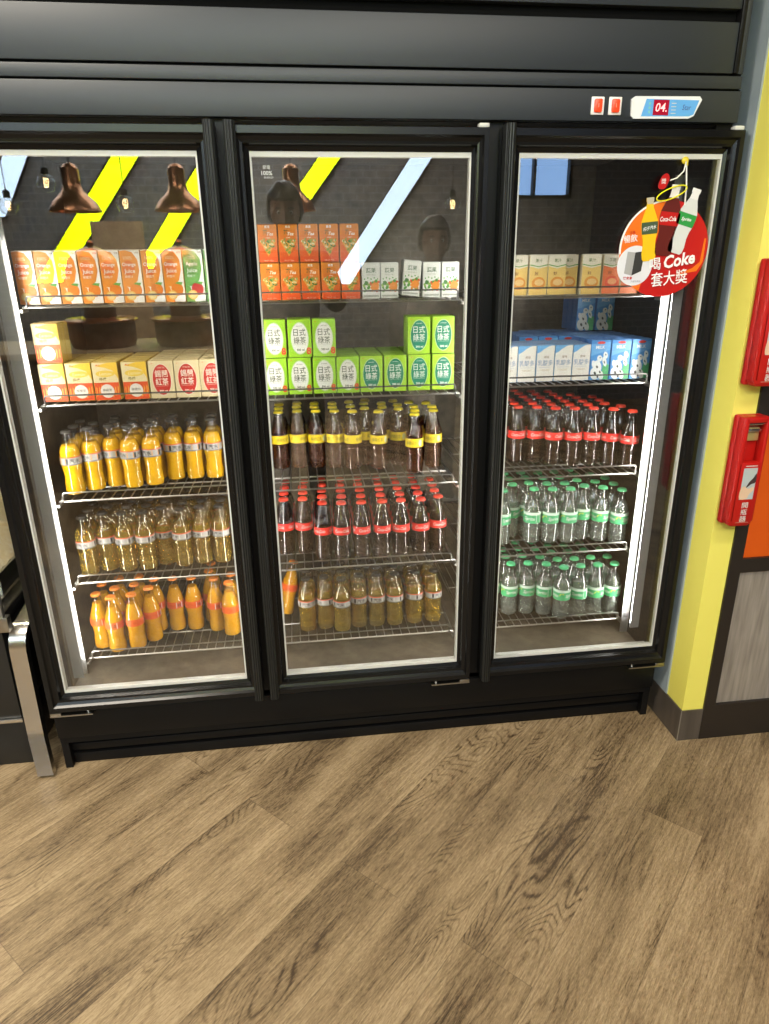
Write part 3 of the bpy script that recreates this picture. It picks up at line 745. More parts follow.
def d_milk(b, w, h, y):
    b.rect(-w / 2 + .001, w / 2 - .001, .001, h - .001, y, col('milk blue', (.06, .30, .72)))
    b.flat([(-w / 2 + .001, h * .6), (w / 2 - .001, h * .75), (w / 2 - .001, h * .95), (-w / 2 + .001, h * .9)], y - .0001, col('milk sky', (.15, .45, .85)))
    b.flat([(w * .05, .001), (w / 2 - .001, .001), (w / 2 - .001, h * .38), (w * .2, h * .42)], y - .0002, col('milk hill', (.08, .45, .16)))
    cow = col('milk white', (.88, .9, .88)); blk = col('label black', (.03, .03, .03))
    for q in ((-.1, .34, .2, .16), (-.22, .16, .22, .16), (.1, .12, .14, .12), (-.02, .54, .13, .08), (.27, .62, .11, .09), (.24, .46, .1, .13), (-.3, .4, .1, .1)): b.ell(w * q[0], h * q[1], w * q[2], h * q[3], y - .0003 - .00001 * abs(q[0]), cow, 14, .3)
    for q in ((-.12, .33, .05, .04), (-.2, .17, .06, .05), (.05, .2, .04, .04), (.0, .56, .03, .02), (.27, .63, .03, .02), (-.05, .08, .05, .03), (.24, .44, .03, .04)): b.ell(w * q[0], h * q[1], w * q[2], h * q[3], y - .0005, blk, 10, .5)
    b.ell(0, h * .93, w * .2, h * .035, y - .0005, col('print red', (.75, .04, .02))); b.text('MILK', -w * .02, h * .82, h * .08, y - .0005, WHITE, wmax=w * .7, bold=.02)

CM = {}
def kind_carton(key):
    if key in CM: return CM[key]
    S = {
     'orange_juice': (.05, .128, .04, col('juice carton side', (.85, .45, .12)), d_juice((.92, .31, .03), (.85, .17, .015), (.9, .25, .02), 'Orange', '柳橙汁'), WHITE),
     'apple_juice': (.05, .128, .04, col('apple carton side', (.2, .5, .15)), d_juice((.16, .42, .1), (.1, .33, .07), (.55, .04, .04), 'Apple', '蘋果汁'), WHITE),
     'fruit_tea': (.0495, .092, .038, col('fruit tea side', (.84, .25, .02)), d_fruit_tea, None),
     'veg_juice': (.048, .09, .038, col('veg side', (.8, .82, .76)), d_veg, None),
     'lemon_tea': (.065, .1, .04, col('lemon side', (.72, .48, .07)), d_lemon, col('lemon top', (.8, .6, .2))),
     'black_tea': (.0645, .1, .04, col('black tea side', (.72, .58, .3)), d_oval((.8, .68, .4), (.62, .03, .02), ('錫蘭', '紅茶'), (.92, .85, .7), False, 'black tea', 'CEYLON TEA'), col('black tea top', (.76, .62, .34))),
     'green_tea_white': (.063, .1, .04, col('green tea side', (.36, .66, .03)), d_oval((.36, .7, .03), (.88, .88, .8), ('日式', '綠茶'), (.1, .12, .08), True, 'pale green tea', 'JAPANESE'), col('green tea top', (.36, .62, .06))),
     'green_tea_dark': (.063, .1, .04, col('green tea side', (.36, .66, .03)), d_oval((.42, .72, .04), (.02, .26, .15), ('日式', '綠茶'), (.9, .93, .85), False, 'deep green tea', 'JAPANESE'), col('green tea top', (.36, .62, .06))),
     'cream_drink': (.052, .105, .04, col('drink side', (.85, .75, .5)), d_cream(0), WHITE),
     'tomato_drink': (.052, .105, .04, col('drink side', (.85, .75, .5)), d_cream(1), WHITE),
     'yogurt': (.0525, .103, .04, col('yogurt side', (.25, .5, .82)), d_yogurt, col('yogurt top', (.35, .5, .78))),
     'milk': (.0595, .114, .04, col('milk side', (.06, .22, .6)), d_milk, col('milk top', (.16, .34, .72))),
    }[key]
    CM[key] = (carton(*S), S[0], S[1], S[2]); return CM[key]
CDESC = {'orange_juice': ('juice_carton', 'white and orange juice carton'), 'apple_juice': ('juice_carton', 'green apple juice carton'), 'fruit_tea': ('tea_carton', 'orange fruit tea carton'),
 'veg_juice': ('juice_carton', 'white vegetable juice carton'), 'lemon_tea': ('tea_carton', 'red and cream lemon tea carton'), 'black_tea': ('tea_carton', 'cream tea carton with red oval'),
 'green_tea_white': ('tea_carton', 'green tea carton with white oval'), 'green_tea_dark': ('tea_carton', 'green tea carton with dark oval'), 'cream_drink': ('juice_carton', 'cream and amber juice carton'),
 'tomato_drink': ('juice_carton', 'cream and red juice carton'), 'yogurt': ('yogurt_carton', 'pale yogurt drink carton with blue corner'), 'milk': ('milk_carton', 'blue milk carton with cow print')}
def put_carton(key, x, y, z, where, group, rz=0., tilt=0.):
    me, w, h, dp = kind_carton(key); nm, ds = CDESC[key]
    o = bpy.data.objects.new(nm, me); COL.objects.link(o)
    o.location = (x, y, z + .0006); o.rotation_euler = (0, tilt, rz)
    tag(o, f'{ds}, {where}', 'carton', group); return o
def carton_row(keys, xs, y, z, rows, shelf, layer='', dx=0.):
    cnt = {}
    for i, (k, x) in enumerate(zip(keys, xs)):
        cnt[k] = cnt.get(k, 0) + 1
        for r in range(rows if isinstance(rows, int) else rows[i]):
            dp = kind_carton(k)[3]
            put_carton(k, x + dx * r + random.uniform(-.0004, .0004), y + r * (dp + .0012) + (random.uniform(-.001, .002) if r == 0 else .002), z,
                       f'{ORD[cnt[k]-1]} across, {ROW[r]}{layer}, {shelf}', f'{CDESC[k][1]}s on {shelf}')
# left door, top shelf: ten juice cartons
carton_row(['orange_juice'] * 8 + ['apple_juice'] * 2, [.033 + .0515 * i + .004 for i in range(10)], .175, SZ[1], 2, 'top shelf, left door')
# left door, second shelf: lemon tea and black tea
lx = [.06, .1275, .195, .269]; bx = [.338, .405, .471, .537]
carton_row(['lemon_tea'] * 4 + ['black_tea'] * 4, lx + bx, .165, SZ[2], [5, 5, 5, 5, 6, 6, 6, 6], 'second shelf, left door')
put_carton('lemon_tea', .0615, .167, SZ[2] + .1012, 'stacked alone on others, second shelf, left door', 'upper lemon tea cartons, left door')
put_carton('lemon_tea', .0615, .209, SZ[2] + .1012, 'behind the lone stacked one, second shelf, left door', 'upper lemon tea cartons, left door')
# middle door, top shelf
fx = [.6425 + .0525 * i for i in range(5)]
carton_row(['fruit_tea'] * 5, fx, .175, SZ[1], 2, 'top shelf, middle door', ' below')
carton_row(['fruit_tea'] * 5, [x - .001 for x in fx], .176, SZ[1] + .0936, 1, 'top shelf, middle door', ' on top')
carton_row(['veg_juice'] * 2, [.907, .957], .175, SZ[1], 2, 'top shelf, middle door')
put_carton('veg_juice', 1.013, .178, SZ[1] + .0052, 'tilted beside the gap, top shelf, middle door', 'white vegetable juice cartons on top shelf, middle door', 0, R(5))
put_carton('veg_juice', 1.071, .175, SZ[1], 'fourth, just past the gap, top shelf, middle door', 'white vegetable juice cartons on top shelf, middle door')
put_carton('veg_juice', 1.122, .175, SZ[1], 'fifth, at the end by the gap, top shelf, middle door', 'white vegetable juice cartons on top shelf, middle door')
# middle door, second shelf: green tea in two layers
gx = [.636 + .0675 * i for i in range(8)]
gx = [.639, .7055, .773, .838, .904, .971, 1.039, 1.107]
carton_row(['green_tea_white'] * 4 + ['green_tea_dark'] * 4, gx, .175, sz(1, 2), 5, 'second shelf, middle door', ' below')
carton_row(['green_tea_white'] * 3, [.642, .710, .776], .177, sz(1, 2) + .1012, [1, 2, 1], 'second shelf, middle door', ' on top')
carton_row(['green_tea_dark'] * 2, [1.038, 1.106], .177, sz(1, 2) + .1012, 2, 'second shelf, middle door', ' on top')
# right door, top shelf
carton_row(['cream_drink'] * 3, [1.315, 1.3705, 1.424], .185, SZ[1] + .0, 1, 'top shelf, right door')
put_carton('cream_drink', 1.468, .212, SZ[1], 'fourth, set back from the row, top shelf, right door', 'cream and amber juice cartons on top shelf, right door')
put_carton('cream_drink', 1.523, .186, SZ[1], 'fifth, turned sideways, top shelf, right door', 'cream and amber juice cartons on top shelf, right door', R(-9))
carton_row(['tomato_drink'] * 2, [1.583, 1.637], .187, SZ[1], 1, 'top shelf, right door')
# right door, second shelf
carton_row(['yogurt'] * 5, [1.298, 1.352, 1.406, 1.46, 1.5135], .18, sz(2, 2), [3, 3, 3, 3, 3], 'second shelf, right door')
carton_row(['milk'] * 3, [1.5705, 1.632, 1.6935], .18, sz(2, 2), [8, 8, 6], 'second shelf, right door', dx=-.002)
for i, x in enumerate((1.36, 1.422, 1.484)):
    for r in range(5):
        if i or r < 4: put_carton('milk', x + .04, .318 + r * .0412, sz(2, 2), f'{ORD[i]} in {ROW[r]} behind yogurt cartons, right door', 'milk cartons behind the yogurt')
for i, x in enumerate((1.622, 1.687)):
    for r in range(2 if i else 3): put_carton('milk', x + (0 if i else 0), .432 + r * .0412, sz(2, 2) + .1156, f'{ORD[i]} standing on top, {ROW[r]}, right door', 'upright milk cartons on top')
# ------------------------------------------------------------------ hanging round sign on the right door
SGX, SGZ, SGY = 1.617, 1.418, -.012
sign = empty('hanging_sign', (SGX, SGY, SGZ))
tag(sign, 'round red and orange card sign with three printed bottles hanging on right door glass', 'sign')
def hull_poly(pts, n=6):
    """smooth closed outline through control points (Catmull-Rom)"""
    P = []; k = len(pts)
    for i in range(k):
        p0, p1, p2, p3 = (Vector(pts[(i + j - 1) % k]) for j in range(4))
        for s in range(n):
            t = s / n
            P.append(tuple(.5 * ((2 * p1) + (p2 - p0) * t + (2 * p0 - 5 * p1 + 4 * p2 - p3) * t * t + (3 * p1 - p0 - 3 * p2 + p3) * t ** 3)))
    return P
SR = mat('sign red', (.5, .012, .01), .35, 0, .4); SO = mat('sign orange', (.82, .17, .012), .35, 0, .4); SW = mat('sign white', (.9, .9, .9), .35)
s = MB(); rad = .116
circ = [(rad * math.cos(2 * PI * i / 64) + .004, rad * .97 * math.sin(2 * PI * i / 64) + .001) for i in range(64)]
s.prism(circ, 0, .0022, SR, SW)
left = [p for p in circ if p[0] < -.02 + p[1] * .25]
left.sort(key=lambda p: math.atan2(p[1] - .001, p[0] - .004) % (2 * PI)); s.flat(left, -.0002, SO)
s.flat([(.108, .025), (.113, .025), (.112, -.03), (.098, -.052), (.04, -.06), (.085, -.045), (.104, -.03)], -.0003, SO)
# white rim down the upper left edge
rim = [(.004 + q * math.cos(a), .001 + q * .97 * math.sin(a)) for q, aa in ((rad, range(14, 34)), (rad - .004, range(33, 13, -1))) for a in [2 * PI * k / 64 for k in aa]]
s.flat(rim, -.0004, SW)
card = s.build('round_card', sign)
def bot_outline(axis0, axis1, prof):
    """bottle silhouette: axis from bottom to cap, prof = (t along, half width)"""
    a = Vector(axis0); d = Vector(axis1) - a; n = Vector((-d.y, d.x)).normalized()
    return [tuple(a + d * t - n * w) for t, w in prof] + [tuple(a + d * t + n * w) for t, w in prof[::-1]]
bprof = [(0, .016), (.03, .020), (.12, .0215), (.25, .0185), (.35, .0195), (.46, .0235), (.56, .0245), (.64, .0235), (.74, .0175), (.84, .0108), (.93, .009), (.935, .0108), (1, .0108)]
def sbottle(a0, a1, sc, mbody, mneck, mlab, txt, tcol, fill):
    b = MB()
    pr = [(t, w * sc) for t, w in bprof]
    b.prism(bot_outline(a0, a1, pr), -.0028, -.0006, mbody)
    a = Vector(a0); d = Vector(a1) - a
    def seg(t0, t1):
        import bisect
        def wid(t):
            for (u0, w0), (u1, w1) in zip(pr, pr[1:]):
                if u0 <= t <= u1: return w0 + (w1 - w0) * (t - u0) / (u1 - u0)
            return pr[-1][1]
        ts = sorted({t0, t1} | {t for t, _ in pr if t0 < t < t1}); return [(t, wid(t)) for t in ts]
    b.flat(bot_outline(a0, a1, seg(fill, 1)), -.0030, mneck)
    b.flat(bot_outline(a0, a1, seg(.43, .62)), -.0031, mlab)
    rot = math.atan2(d.y, d.x) - PI / 2; c = a + d * .525
    b.text(txt, c.x - (.004 if 'Cola' in txt else 0), c.y, .0105 * sc, -.0034, tcol, wmax=.039 * sc, rot=rot + .12, shear=.25, bold=.015)
    return b
sbottle((-.034, -.026), (-.047, .118), .86, mat('sign soda yellow', (.88, .53, .01), .35), mat('sign cap grey', (.5, .47, .35), .35), mat('sign label dark', (.06, .1, .05), .35), '橘子汽水', SW, .9).build('printed_orange_bottle', sign)
sbottle((.0, -.014), (.016, .146), 1.06, mat('sign cola brown', (.12, .012, .008), .35), mat('sign neck white', (.75, .72, .7), .35), SR, 'Coca-Cola', SW, .82).build('printed_cola_bottle', sign)
sbottle((.03, -.008), (.071, .137), 1.0, mat('sign soda pale', (.66, .68, .68), .35), mat('sign cap pale', (.78, .78, .78), .35), mat('sign label green', (.03, .3, .06), .35), 'Sprite', SW, .84).build('printed_clear_bottle', sign)
wr = MB(); wr.ell(-.068, -.037, .046, .047, -.0008, mat('sign pale grey', (.74, .75, .8), .35), 36).build('white_disc', sign)
fr = MB()
fr.flat([(-.094, -.055), (-.074, -.06), (-.07, -.006), (-.09, -.004)], -.0012, mat('sign fridge grey', (.4, .4, .4), .35)); fr.flat([(-.074, -.06), (-.05, -.05), (-.046, -.003), (-.07, -.006)], -.0014, mat('label black', (.03, .03, .03), .5))
fr.text('快來拿', -.083, -.066, .008, -.0012, SR, wmax=.026, bold=.02); fr.text('冰櫃免費抽', -.062, -.074, .005, -.0012, mat('sign grey print', (.3, .3, .35), .5))
fr.build('printed_fridge', sign)
tx = MB()
tx.text('喝', -.016, -.034, .029, -.0036, SW, rot=.13, bold=.006); tx.text('Coke', .047, -.024, .031, -.0036, SW, wmax=.082, rot=.16, shear=.2, bold=.03)
tx.text('套大獎', .026, -.067, .035, -.0036, SW, wmax=.096, rot=.1, bold=.008)
tx.build('lettering', sign)
tx = MB()
tx.text('暢飲', -.086, .026, .018, -.0016, SW, wmax=.035, rot=.12, bold=.006); tx.text('消暑', -.083, .040, .007, -.0016, SR, rot=.12)
tx.build('small_lettering', sign)
hg = MB()
ring = [(.004 + .037 * math.cos(a) , -.006, .127 + .0125 * math.sin(a) + .012 * math.cos(a)) for a in [2 * PI * k / 32 for k in range(32)]]
hg.tube(ring, .0016, mat('yellow ring plastic', (.85, .8, .02), .35), 6, True); hg.build('yellow_ring', sign)
sl = MB(); SL = mat('white string', (.85, .84, .8), .6)
sl.tube([(.033, -.003, .197), (.037, -.004, .165), (.040, -.004, .145), (.043, -.003, .10)], .0018, SL, 6)
sl.tube([(.033, -.003, .197), (.028, -.005, .175), (.012, -.006, .160), (-.004, -.006, .155)], .0016, SL, 6); sl.build('hanging_string', sign)
MB().prism(hull_poly([(-.032, .14), (-.016, .137), (-.006, .158), (-.013, .17), (-.026, .163)]), -.006, -.0045, SR).text('獎', -.02, .153, .012, -.0064, SW).build('red_tag', sign)
hk = MB(); HKM = mat('yellow hook plastic', (.7, .55, .03), .4)
hk.lathe([(.0, -.006), (.008, -.006), (.0085, -.002), (.004, .003), (0, .004)], HKM, 16)
for i, v in enumerate(hk.v): hk.v[i] = (v[0] + .033, .006 - (v[2] + .006) * 1.0, v[1] + .199)
hk.tube([(.033, -.004, .199), (.033, -.008, .196), (.033, -.008, .190), (.036, -.005, .188)], .0018, HKM, 6); hk.build('suction_hook', sign)

# ------------------------------------------------------------------ red wall bottle openers
RED = mat('red moulded plastic', (.46, .01, .007), .32, 0, .45)
def opener(z0, z1, label):
    o = empty('bottle_opener_box', (1.803, -.129, z0)); H = z1 - z0; W = .072; D = .05
    tag(o, label, 'bottle opener', None)
    b = MB()
    b.box(0, W, -.022, 0, 0, H, RED, .006)
    b.box(0, .016, -D, -.02, .012, H, RED, .005); b.box(W - .012, W, -D, -.02, .012, H, RED, .005)
    b.box(.004, W - .004, -D, -.02, H - .016, H, RED, .005); b.box(.004, W - .004, -D, -.02, .004, H * .6, RED, .005)
    b.box(.010, W - .008, -D + .003, -.02, 0, .02, RED, .004); b.build('red_housing', o)
    m = MB().box(.019, W - .016, -.034, -.022, H * .78, H * .9, mat('opener brass', (.62, .5, .2), .35, .6), .003)
    m.box(.019, W - .016, -.040, -.034, H * .86, H * .89, STEEL, .001); m.build('opener_plate', o)
    MB().tube([(.018, -.040, H * .935), (W - .014, -.040, H * .935)], .0035, STEEL, 8).build('cap_bar', o)
    st = MB()
    for q in (.66, .71): st.lathe([(0, 0), (.003, 0), (.003, .003), (0, .004)], mat('screw head', (.75, .73, .68), .3, .8), 10, (.028, -.025, H * q))
    st.build('screws_pair', o).name = 'mounting_screw'
    p = MB(); y = -D - .0003
    p.rect(.020, .058, H * .26, H * .55, y, mat('opener photo grey', (.45, .5, .5), .4))
    hand = hull_poly([(.020, H * .27), (.040, H * .265), (.046, H * .31), (.056, H * .345), (.054, H * .375), (.040, H * .36), (.030, H * .385), (.020, H * .36)], 4)
    p.flat(hand, y - .0003, mat('printed hand', (.72, .5, .34), .5))
    p.flat(hull_poly([(.034, H * .37), (.046, H * .4), (.058, H * .42), (.057, H * .5), (.05, H * .46), (.04, H * .42)], 4), y - .0004, mat('printed bottle', (.05, .03, .03), .5))
    p.rect(.024, .056, H * .565, H * .572, y, WHITE)
    for k, c in enumerate('開瓶器'): p.text(c, .040, H * (.205 - .065 * k), .0155, y - .0002, WHITE, bold=.006, stretch=1.15)
    p.rect(.022, .058, H * .04, H * .043, y, mat('pale red print', (.9, .5, .45), .5))
    p.build('front_print', o); return o
opener(.728, 1.022, 'red wall bottle opener box with hand picture, lower one on yellow pilaster')
opener(1.098, 1.395, 'red wall bottle opener box, upper one partly cut off beside the sign')

# ------------------------------------------------------------------ serving counter left of the cooler
cn = empty('display_counter', (-.13, .02, 0))
tag(cn, 'black display counter with glass side and bent stainless end frame beside cooler', 'counter')
GB = mat('black gloss panel', (.012, .012, .012), .3)
MB().box(-1.1, -.02, .03, .72, 0, .16, GB, .002).box(-1.1, -.015, .01, .72, .175, .47, GB, .003).build('cabinet_body', cn)
MB().box(-1.1, -.012, .004, .03, .163, .174, STEEL, .001).build('steel_strip', cn)
cc = MB()
cc.box(-1.1, -.01, .01, .72, .47, .50, GB, .002); cc.box(-1.1, -.01, .01, .72, 1.30, 1.34, GB, .002)
cc.box(-1.1, -.01, .69, .72, .5, 1.3, GB)
for x in (-1.1, -.03): cc.box(x, x + .02, .66, .69, .5, 1.3, GB)
cc.build('case_frame', cn)
MB().box(-.016, -.012, .04, .66, .5, 1.3, PANE).build('side_glass', cn)
MB().box(-1.08, -.03, .014, .018, .5, 1.3, PANE).build('front_glass', cn)
MB().box(-1.05, -.04, .06, .66, .501, .511, STEEL, .002).build('case_shelf', cn)
MB().box(-1.07, -.04, .672, .688, .52, 1.28, noise_color(mat('cream case back', (.75, .62, .4), .6), (.7, .56, .32), (.85, .78, .6), 14)).build('case_back', cn)
MB().tube([(-1.0, .35, 1.285), (-.1, .35, 1.285)], .008, mat('warm case lamp', (1, .9, .7), .4, emit=(1, .88, .66), estr=170), 8).build('case_lamp', cn)
ef = MB()
path = [(.028, .42, .505), (.028, .06, .455)]
for k in range(1, 6): a = k / 6 * PI / 2; path.append((.028 - .006 * math.sin(a), .06 - .05 * math.sin(a), .405 + .05 * math.cos(a)))
path += [(.021, .01, .40), (.018, .009, .14), (.0185, .0075, .13), (.0195, .005, .12), (.021, .001, .110), (.040, -.035, .005)]
ef.sweep(path, (.044, .026), STEEL, (1, 0, 0), True); ef.build('end_frame', cn)
MB().box(-.020, .012, -.003, .022, .46, .505, CHROME, .003).box(-.022, .002, -.001, .016, .5, 1.25, mat('grey upright', (.28, .28, .27), .35, .5), .002).build('glass_upright', cn)
fm2 = cream = mat('fried rice cream', (.82, .7, .45), .7); noise_color(cream, (.7, .55, .28), (.88, .8, .62), 60)
pan = empty('food_pan', (-.345, .35, .5115)); tag(pan, 'steel food pan of pale food inside glass case beside cooler', 'food pan')
MB().box(-.25, .17, -.2, .2, 0, .006, STEEL).box(-.25, -.244, -.2, .2, .006, .065, STEEL).box(.164, .17, -.2, .2, .006, .065, STEEL).box(-.244, .164, -.2, -.194, .006, .065, STEEL).box(-.244, .164, .194, .2, .006, .065, STEEL).build('pan_body', pan)
bm = bmesh.new(); bmesh.ops.create_grid(bm, x_segments=24, y_segments=24, size=.19)
for v in bm.verts: v.co.z = .064 + .11 * max(0, 1 - (v.co.x / .19) ** 2) * max(0, 1 - (v.co.y / .19) ** 2) + random.uniform(-.003, .003); v.co.x = v.co.x * 1.05 - .04
MB().bm(bm, cream, True).build('food', pan)

# ------------------------------------------------------------------ the room behind the camera (seen mirrored in the door glass)
# glowing panes added high on the rear wall for the cooler header to reflect
w2 = empty('added_window', (-2.6, -5.09, 2.56)); structure(w2)
MB().box(0, 3.6, -.004, 0, 0, .46, mat('added window glow', (.3, .5, .7), .2, emit=(.72, .9, 1.), estr=10)).build('window_pane', w2)
wf = MB()
for a in ((-.04, 3.64, -.04, 0), (-.04, 3.64, .46, .5)): wf.box(a[0], a[1], -.006, .03, a[2], a[3], BLACK)
for x in (-.04, .88, 1.78, 2.68, 3.6): wf.box(x, x + .04, -.006, .03, 0, .46, BLACK)
wf.build('window_frame', w2)
# slanted light bars on the rear wall
def light_bar(x_lo, z_lo, x_hi, z_hi, wd, colname, c, e, label):
    o = empty('slanted_wall_lamp', (x_lo, -5.05, z_lo)); tag(o, label, 'light', None)
    dx, dz = x_hi - x_lo, z_hi - z_lo
    m = mat(colname, c, .5, emit=c, estr=e)
    MB().prism([(-wd / 2, 0), (wd / 2, 0), (wd / 2 + dx, dz), (-wd / 2 + dx, dz)], -.03, -.005, BLACK).build('bar_housing', o)
    k = .012; MB().prism([(-wd / 2 + k, .01), (wd / 2 - k, .01), (wd / 2 - k + dx, dz - .01), (-wd / 2 + k + dx, dz - .01)], .0, -.005, m).build('glowing_cover', o)
LG = (.72, .95, .0); LW = (.6, .78, 1.)
light_bar(-1.50, 1.25, -.50, 2.54, .25, 'lime light cover', LG, 12, 'lime slanted light bar mirrored behind the first copper lamp')
light_bar(-.62, 1.36, .18, 2.46, .22, 'lime light cover', LG, 12, 'lime slanted light bar mirrored behind the second copper lamp')
light_bar(.79, 1.93, 1.24, 2.50, .22, 'lime light cover', LG, 12, 'short lime slanted light bar mirrored above the photographer')
light_bar(1.13, 1.20, 2.02, 2.46, .22, 'pale blue light cover', LW, 8.5, 'long pale blue slanted light bar mirrored in middle door')
light_bar(-1.86, 1.80, -1.50, 2.46, .22, 'pale blue light cover', LW, 8., 'pale blue slanted light bar mirrored at the left edge')
# buffet counter with copper heat lamps and urns
bc = empty('buffet_counter', (-.4, -3.1, 0)); tag(bc, 'wooden topped buffet counter mirrored in left door glass', 'counter')
MB().box(-1.3, .85, -.4, .35, 0, .86, noise_color(mat('buffet front', (.2, .17, .14), .6), (.16, .13, .1), (.24, .2, .16), 6)).build('counter_body', bc)
MB().box(-1.33, .88, -.43, .38, .86, .9, noise_color(mat('buffet oak top', (.5, .36, .2), .4), (.42, .29, .15), (.58, .43, .25), 8, (1, 8, 1)), .004).build('counter_top', bc)
COP = mat('copper', (.72, .36, .2), .28, 1.); COPD = mat('dark copper', (.28, .15, .09), .35, 1.)
for n_, (x, lb_) in enumerate(((-.6, 'first'), (.02, 'second'), (.715, 'third'))):
    o = empty('heat_lamp', (x, -3.0, 1.71)); tag(o, f'copper bell heat lamp hanging over the buffet, {lb_} from the left', 'lamp', None)
    pr = [(.15, 0), (.148, .012), (.125, .055), (.085, .09), (.06, .12), (.052, .16), (.05, .24), (.03, .262), (.012, .27)]
    sh = MB().lathe(pr + [(r_ - .004, z_ - .002) for r_, z_ in pr[::-1]][:-1] + [(.145, 0)], COP, 36)
    sh.f = [q for q in sh.f if len(q) == 4]; sh.mi = sh.mi[:len(sh.f)]; sh.sm = sh.sm[:len(sh.f)]
    sh.build('lamp_shade', o)
    MB().lathe([(0, .03), (.03, .035), (.045, .06), (.03, .1), (.018, .14), (0, .14)], mat('warm bulb', (1, .75, .4), .4, emit=(1, .62, .25), estr=120), 16).build('bulb', o)
    MB().tube([(0, 0, .265), (0, 0, 1.385)], .006, BLACK, 8).lathe([(.0, 1.36), (.05, 1.36), (.05, 1.388), (0, 1.388)], COPD, 20).build('cord', o)
for x, lb_ in ((-.56, 'first'), (-.02, 'second')):
    o = empty('serving_urn', (x, -3.05, .9005)); tag(o, f'copper serving urn on the mirrored buffet counter under the {lb_} lamp', 'urn', None)
    MB().lathe([(0, 0), (.19, 0), (.205, .03), (.205, .15), (.2, .155), (0, .155)], COPD, 36).build('base_drum', o)
    MB().lathe([(.10, .155), (.228, .160), (.23, .172), (.21, .182), (.10, .186)], COP, 36).build('rim_plate', o)
    MB().lathe([(.10, .186), (.095, .22), (.10, .255)], COPD, 30).build('neck', o)
    MB().lathe([(0, .255), (.06, .258), (.12, .285), (.165, .35), (.175, .42), (.172, .43)], COP, 36).build('bowl', o)
    MB().lathe([(.174, .43), (.17, .47), (.145, .54), (.09, .59), (.03, .612), (.0, .615)], COP, 36).build('lid', o)
    MB().lathe([(0, .614), (.014, .617), (.022, .635), (.012, .65), (0, .652)], COPD, 16).build('lid_knob', o)
for n_, (x, z) in enumerate(((-.93, 1.93), (-1.2, 1.79), (-.43, 1.80), (1.88, 1.79))):
    o = empty('globe_pendant', (x, -3.6, z)); tag(o, f'small clear globe pendant lamp mirrored in the glass, {ORD[n_]} from the left', 'lamp', None)
    MB().lathe([(.02, .055), (.045, .04), (.062, 0), (.045, -.045), (.02, -.06), (0, -.062)], BGLASS, 20).build('glass_globe', o)
    fl = MB()
    for k in range(4):
        a = k * PI / 2; fl.tube([(.012 * math.cos(a), .012 * math.sin(a), .03), (.016 * math.cos(a), .016 * math.sin(a), 0), (.008 * math.cos(a), .008 * math.sin(a), -.03)], .0016, mat('filament', (1, .8, .4), .4, emit=(1, .7, .3), estr=40), 5)
    fl.build('filament', o)
    MB().lathe([(.022, .05), (.022, .09), (.008, .1), (.004, .1)], BLACK, 14).tube([(0, 0, .09), (0, 0, 3.1 - z - .002)], .003, BLACK, 6).build('cord', o)
# plywood partition and dark shelving by the rear wall
pp = empty('plywood_partition', (-.72, -4.55, 0)); tag(pp, 'tan plywood partition panel mirrored between the two urns', 'partition')
MB().box(-.21, .2, -.02, .02, 0.02, 1.74, noise_color(mat('tan plywood', (.5, .33, .19), .6), (.44, .28, .15), (.56, .39, .24), 5, (1, 1, .2)), .003).build('panel', pp)
for x in (-.16, .12): MB().box(x, x + .04, -.18, .18, 0, .02, BLACK, .002).build('foot', pp)

# ------------------------------------------------------------------ people (mirrored in the glass)
def skin_mesh(name, verts, edges, radii, m, parent, sub=2, loc=(0, 0, 0)):
    me = bpy.data.meshes.new(name); me.from_pydata(verts, edges, []); me.materials.append(m)
    o = bpy.data.objects.new(name, me); COL.objects.link(o); o.parent = parent; o.location = loc
    md = o.modifiers.new('skin', 'SKIN'); md.use_smooth_shade = True
    me.skin_vertices or None
    for i, r_ in enumerate(radii):
        rr = r_ if isinstance(r_, tuple) else (r_, r_); me.skin_vertices[0].data[i].radius = rr
        me.skin_vertices[0].data[i].use_root = (i == 0)
    if sub:
        ss = o.modifiers.new('smooth', 'SUBSURF'); ss.levels = sub; ss.render_levels = sub
    return o
SKIN = mat('skin', (.34, .19, .13), .5); HAIR = noise_color(mat('black hair', (.012, .01, .009), .45), (.008, .007, .006), (.02, .016, .014), 60, (8, 8, 1))
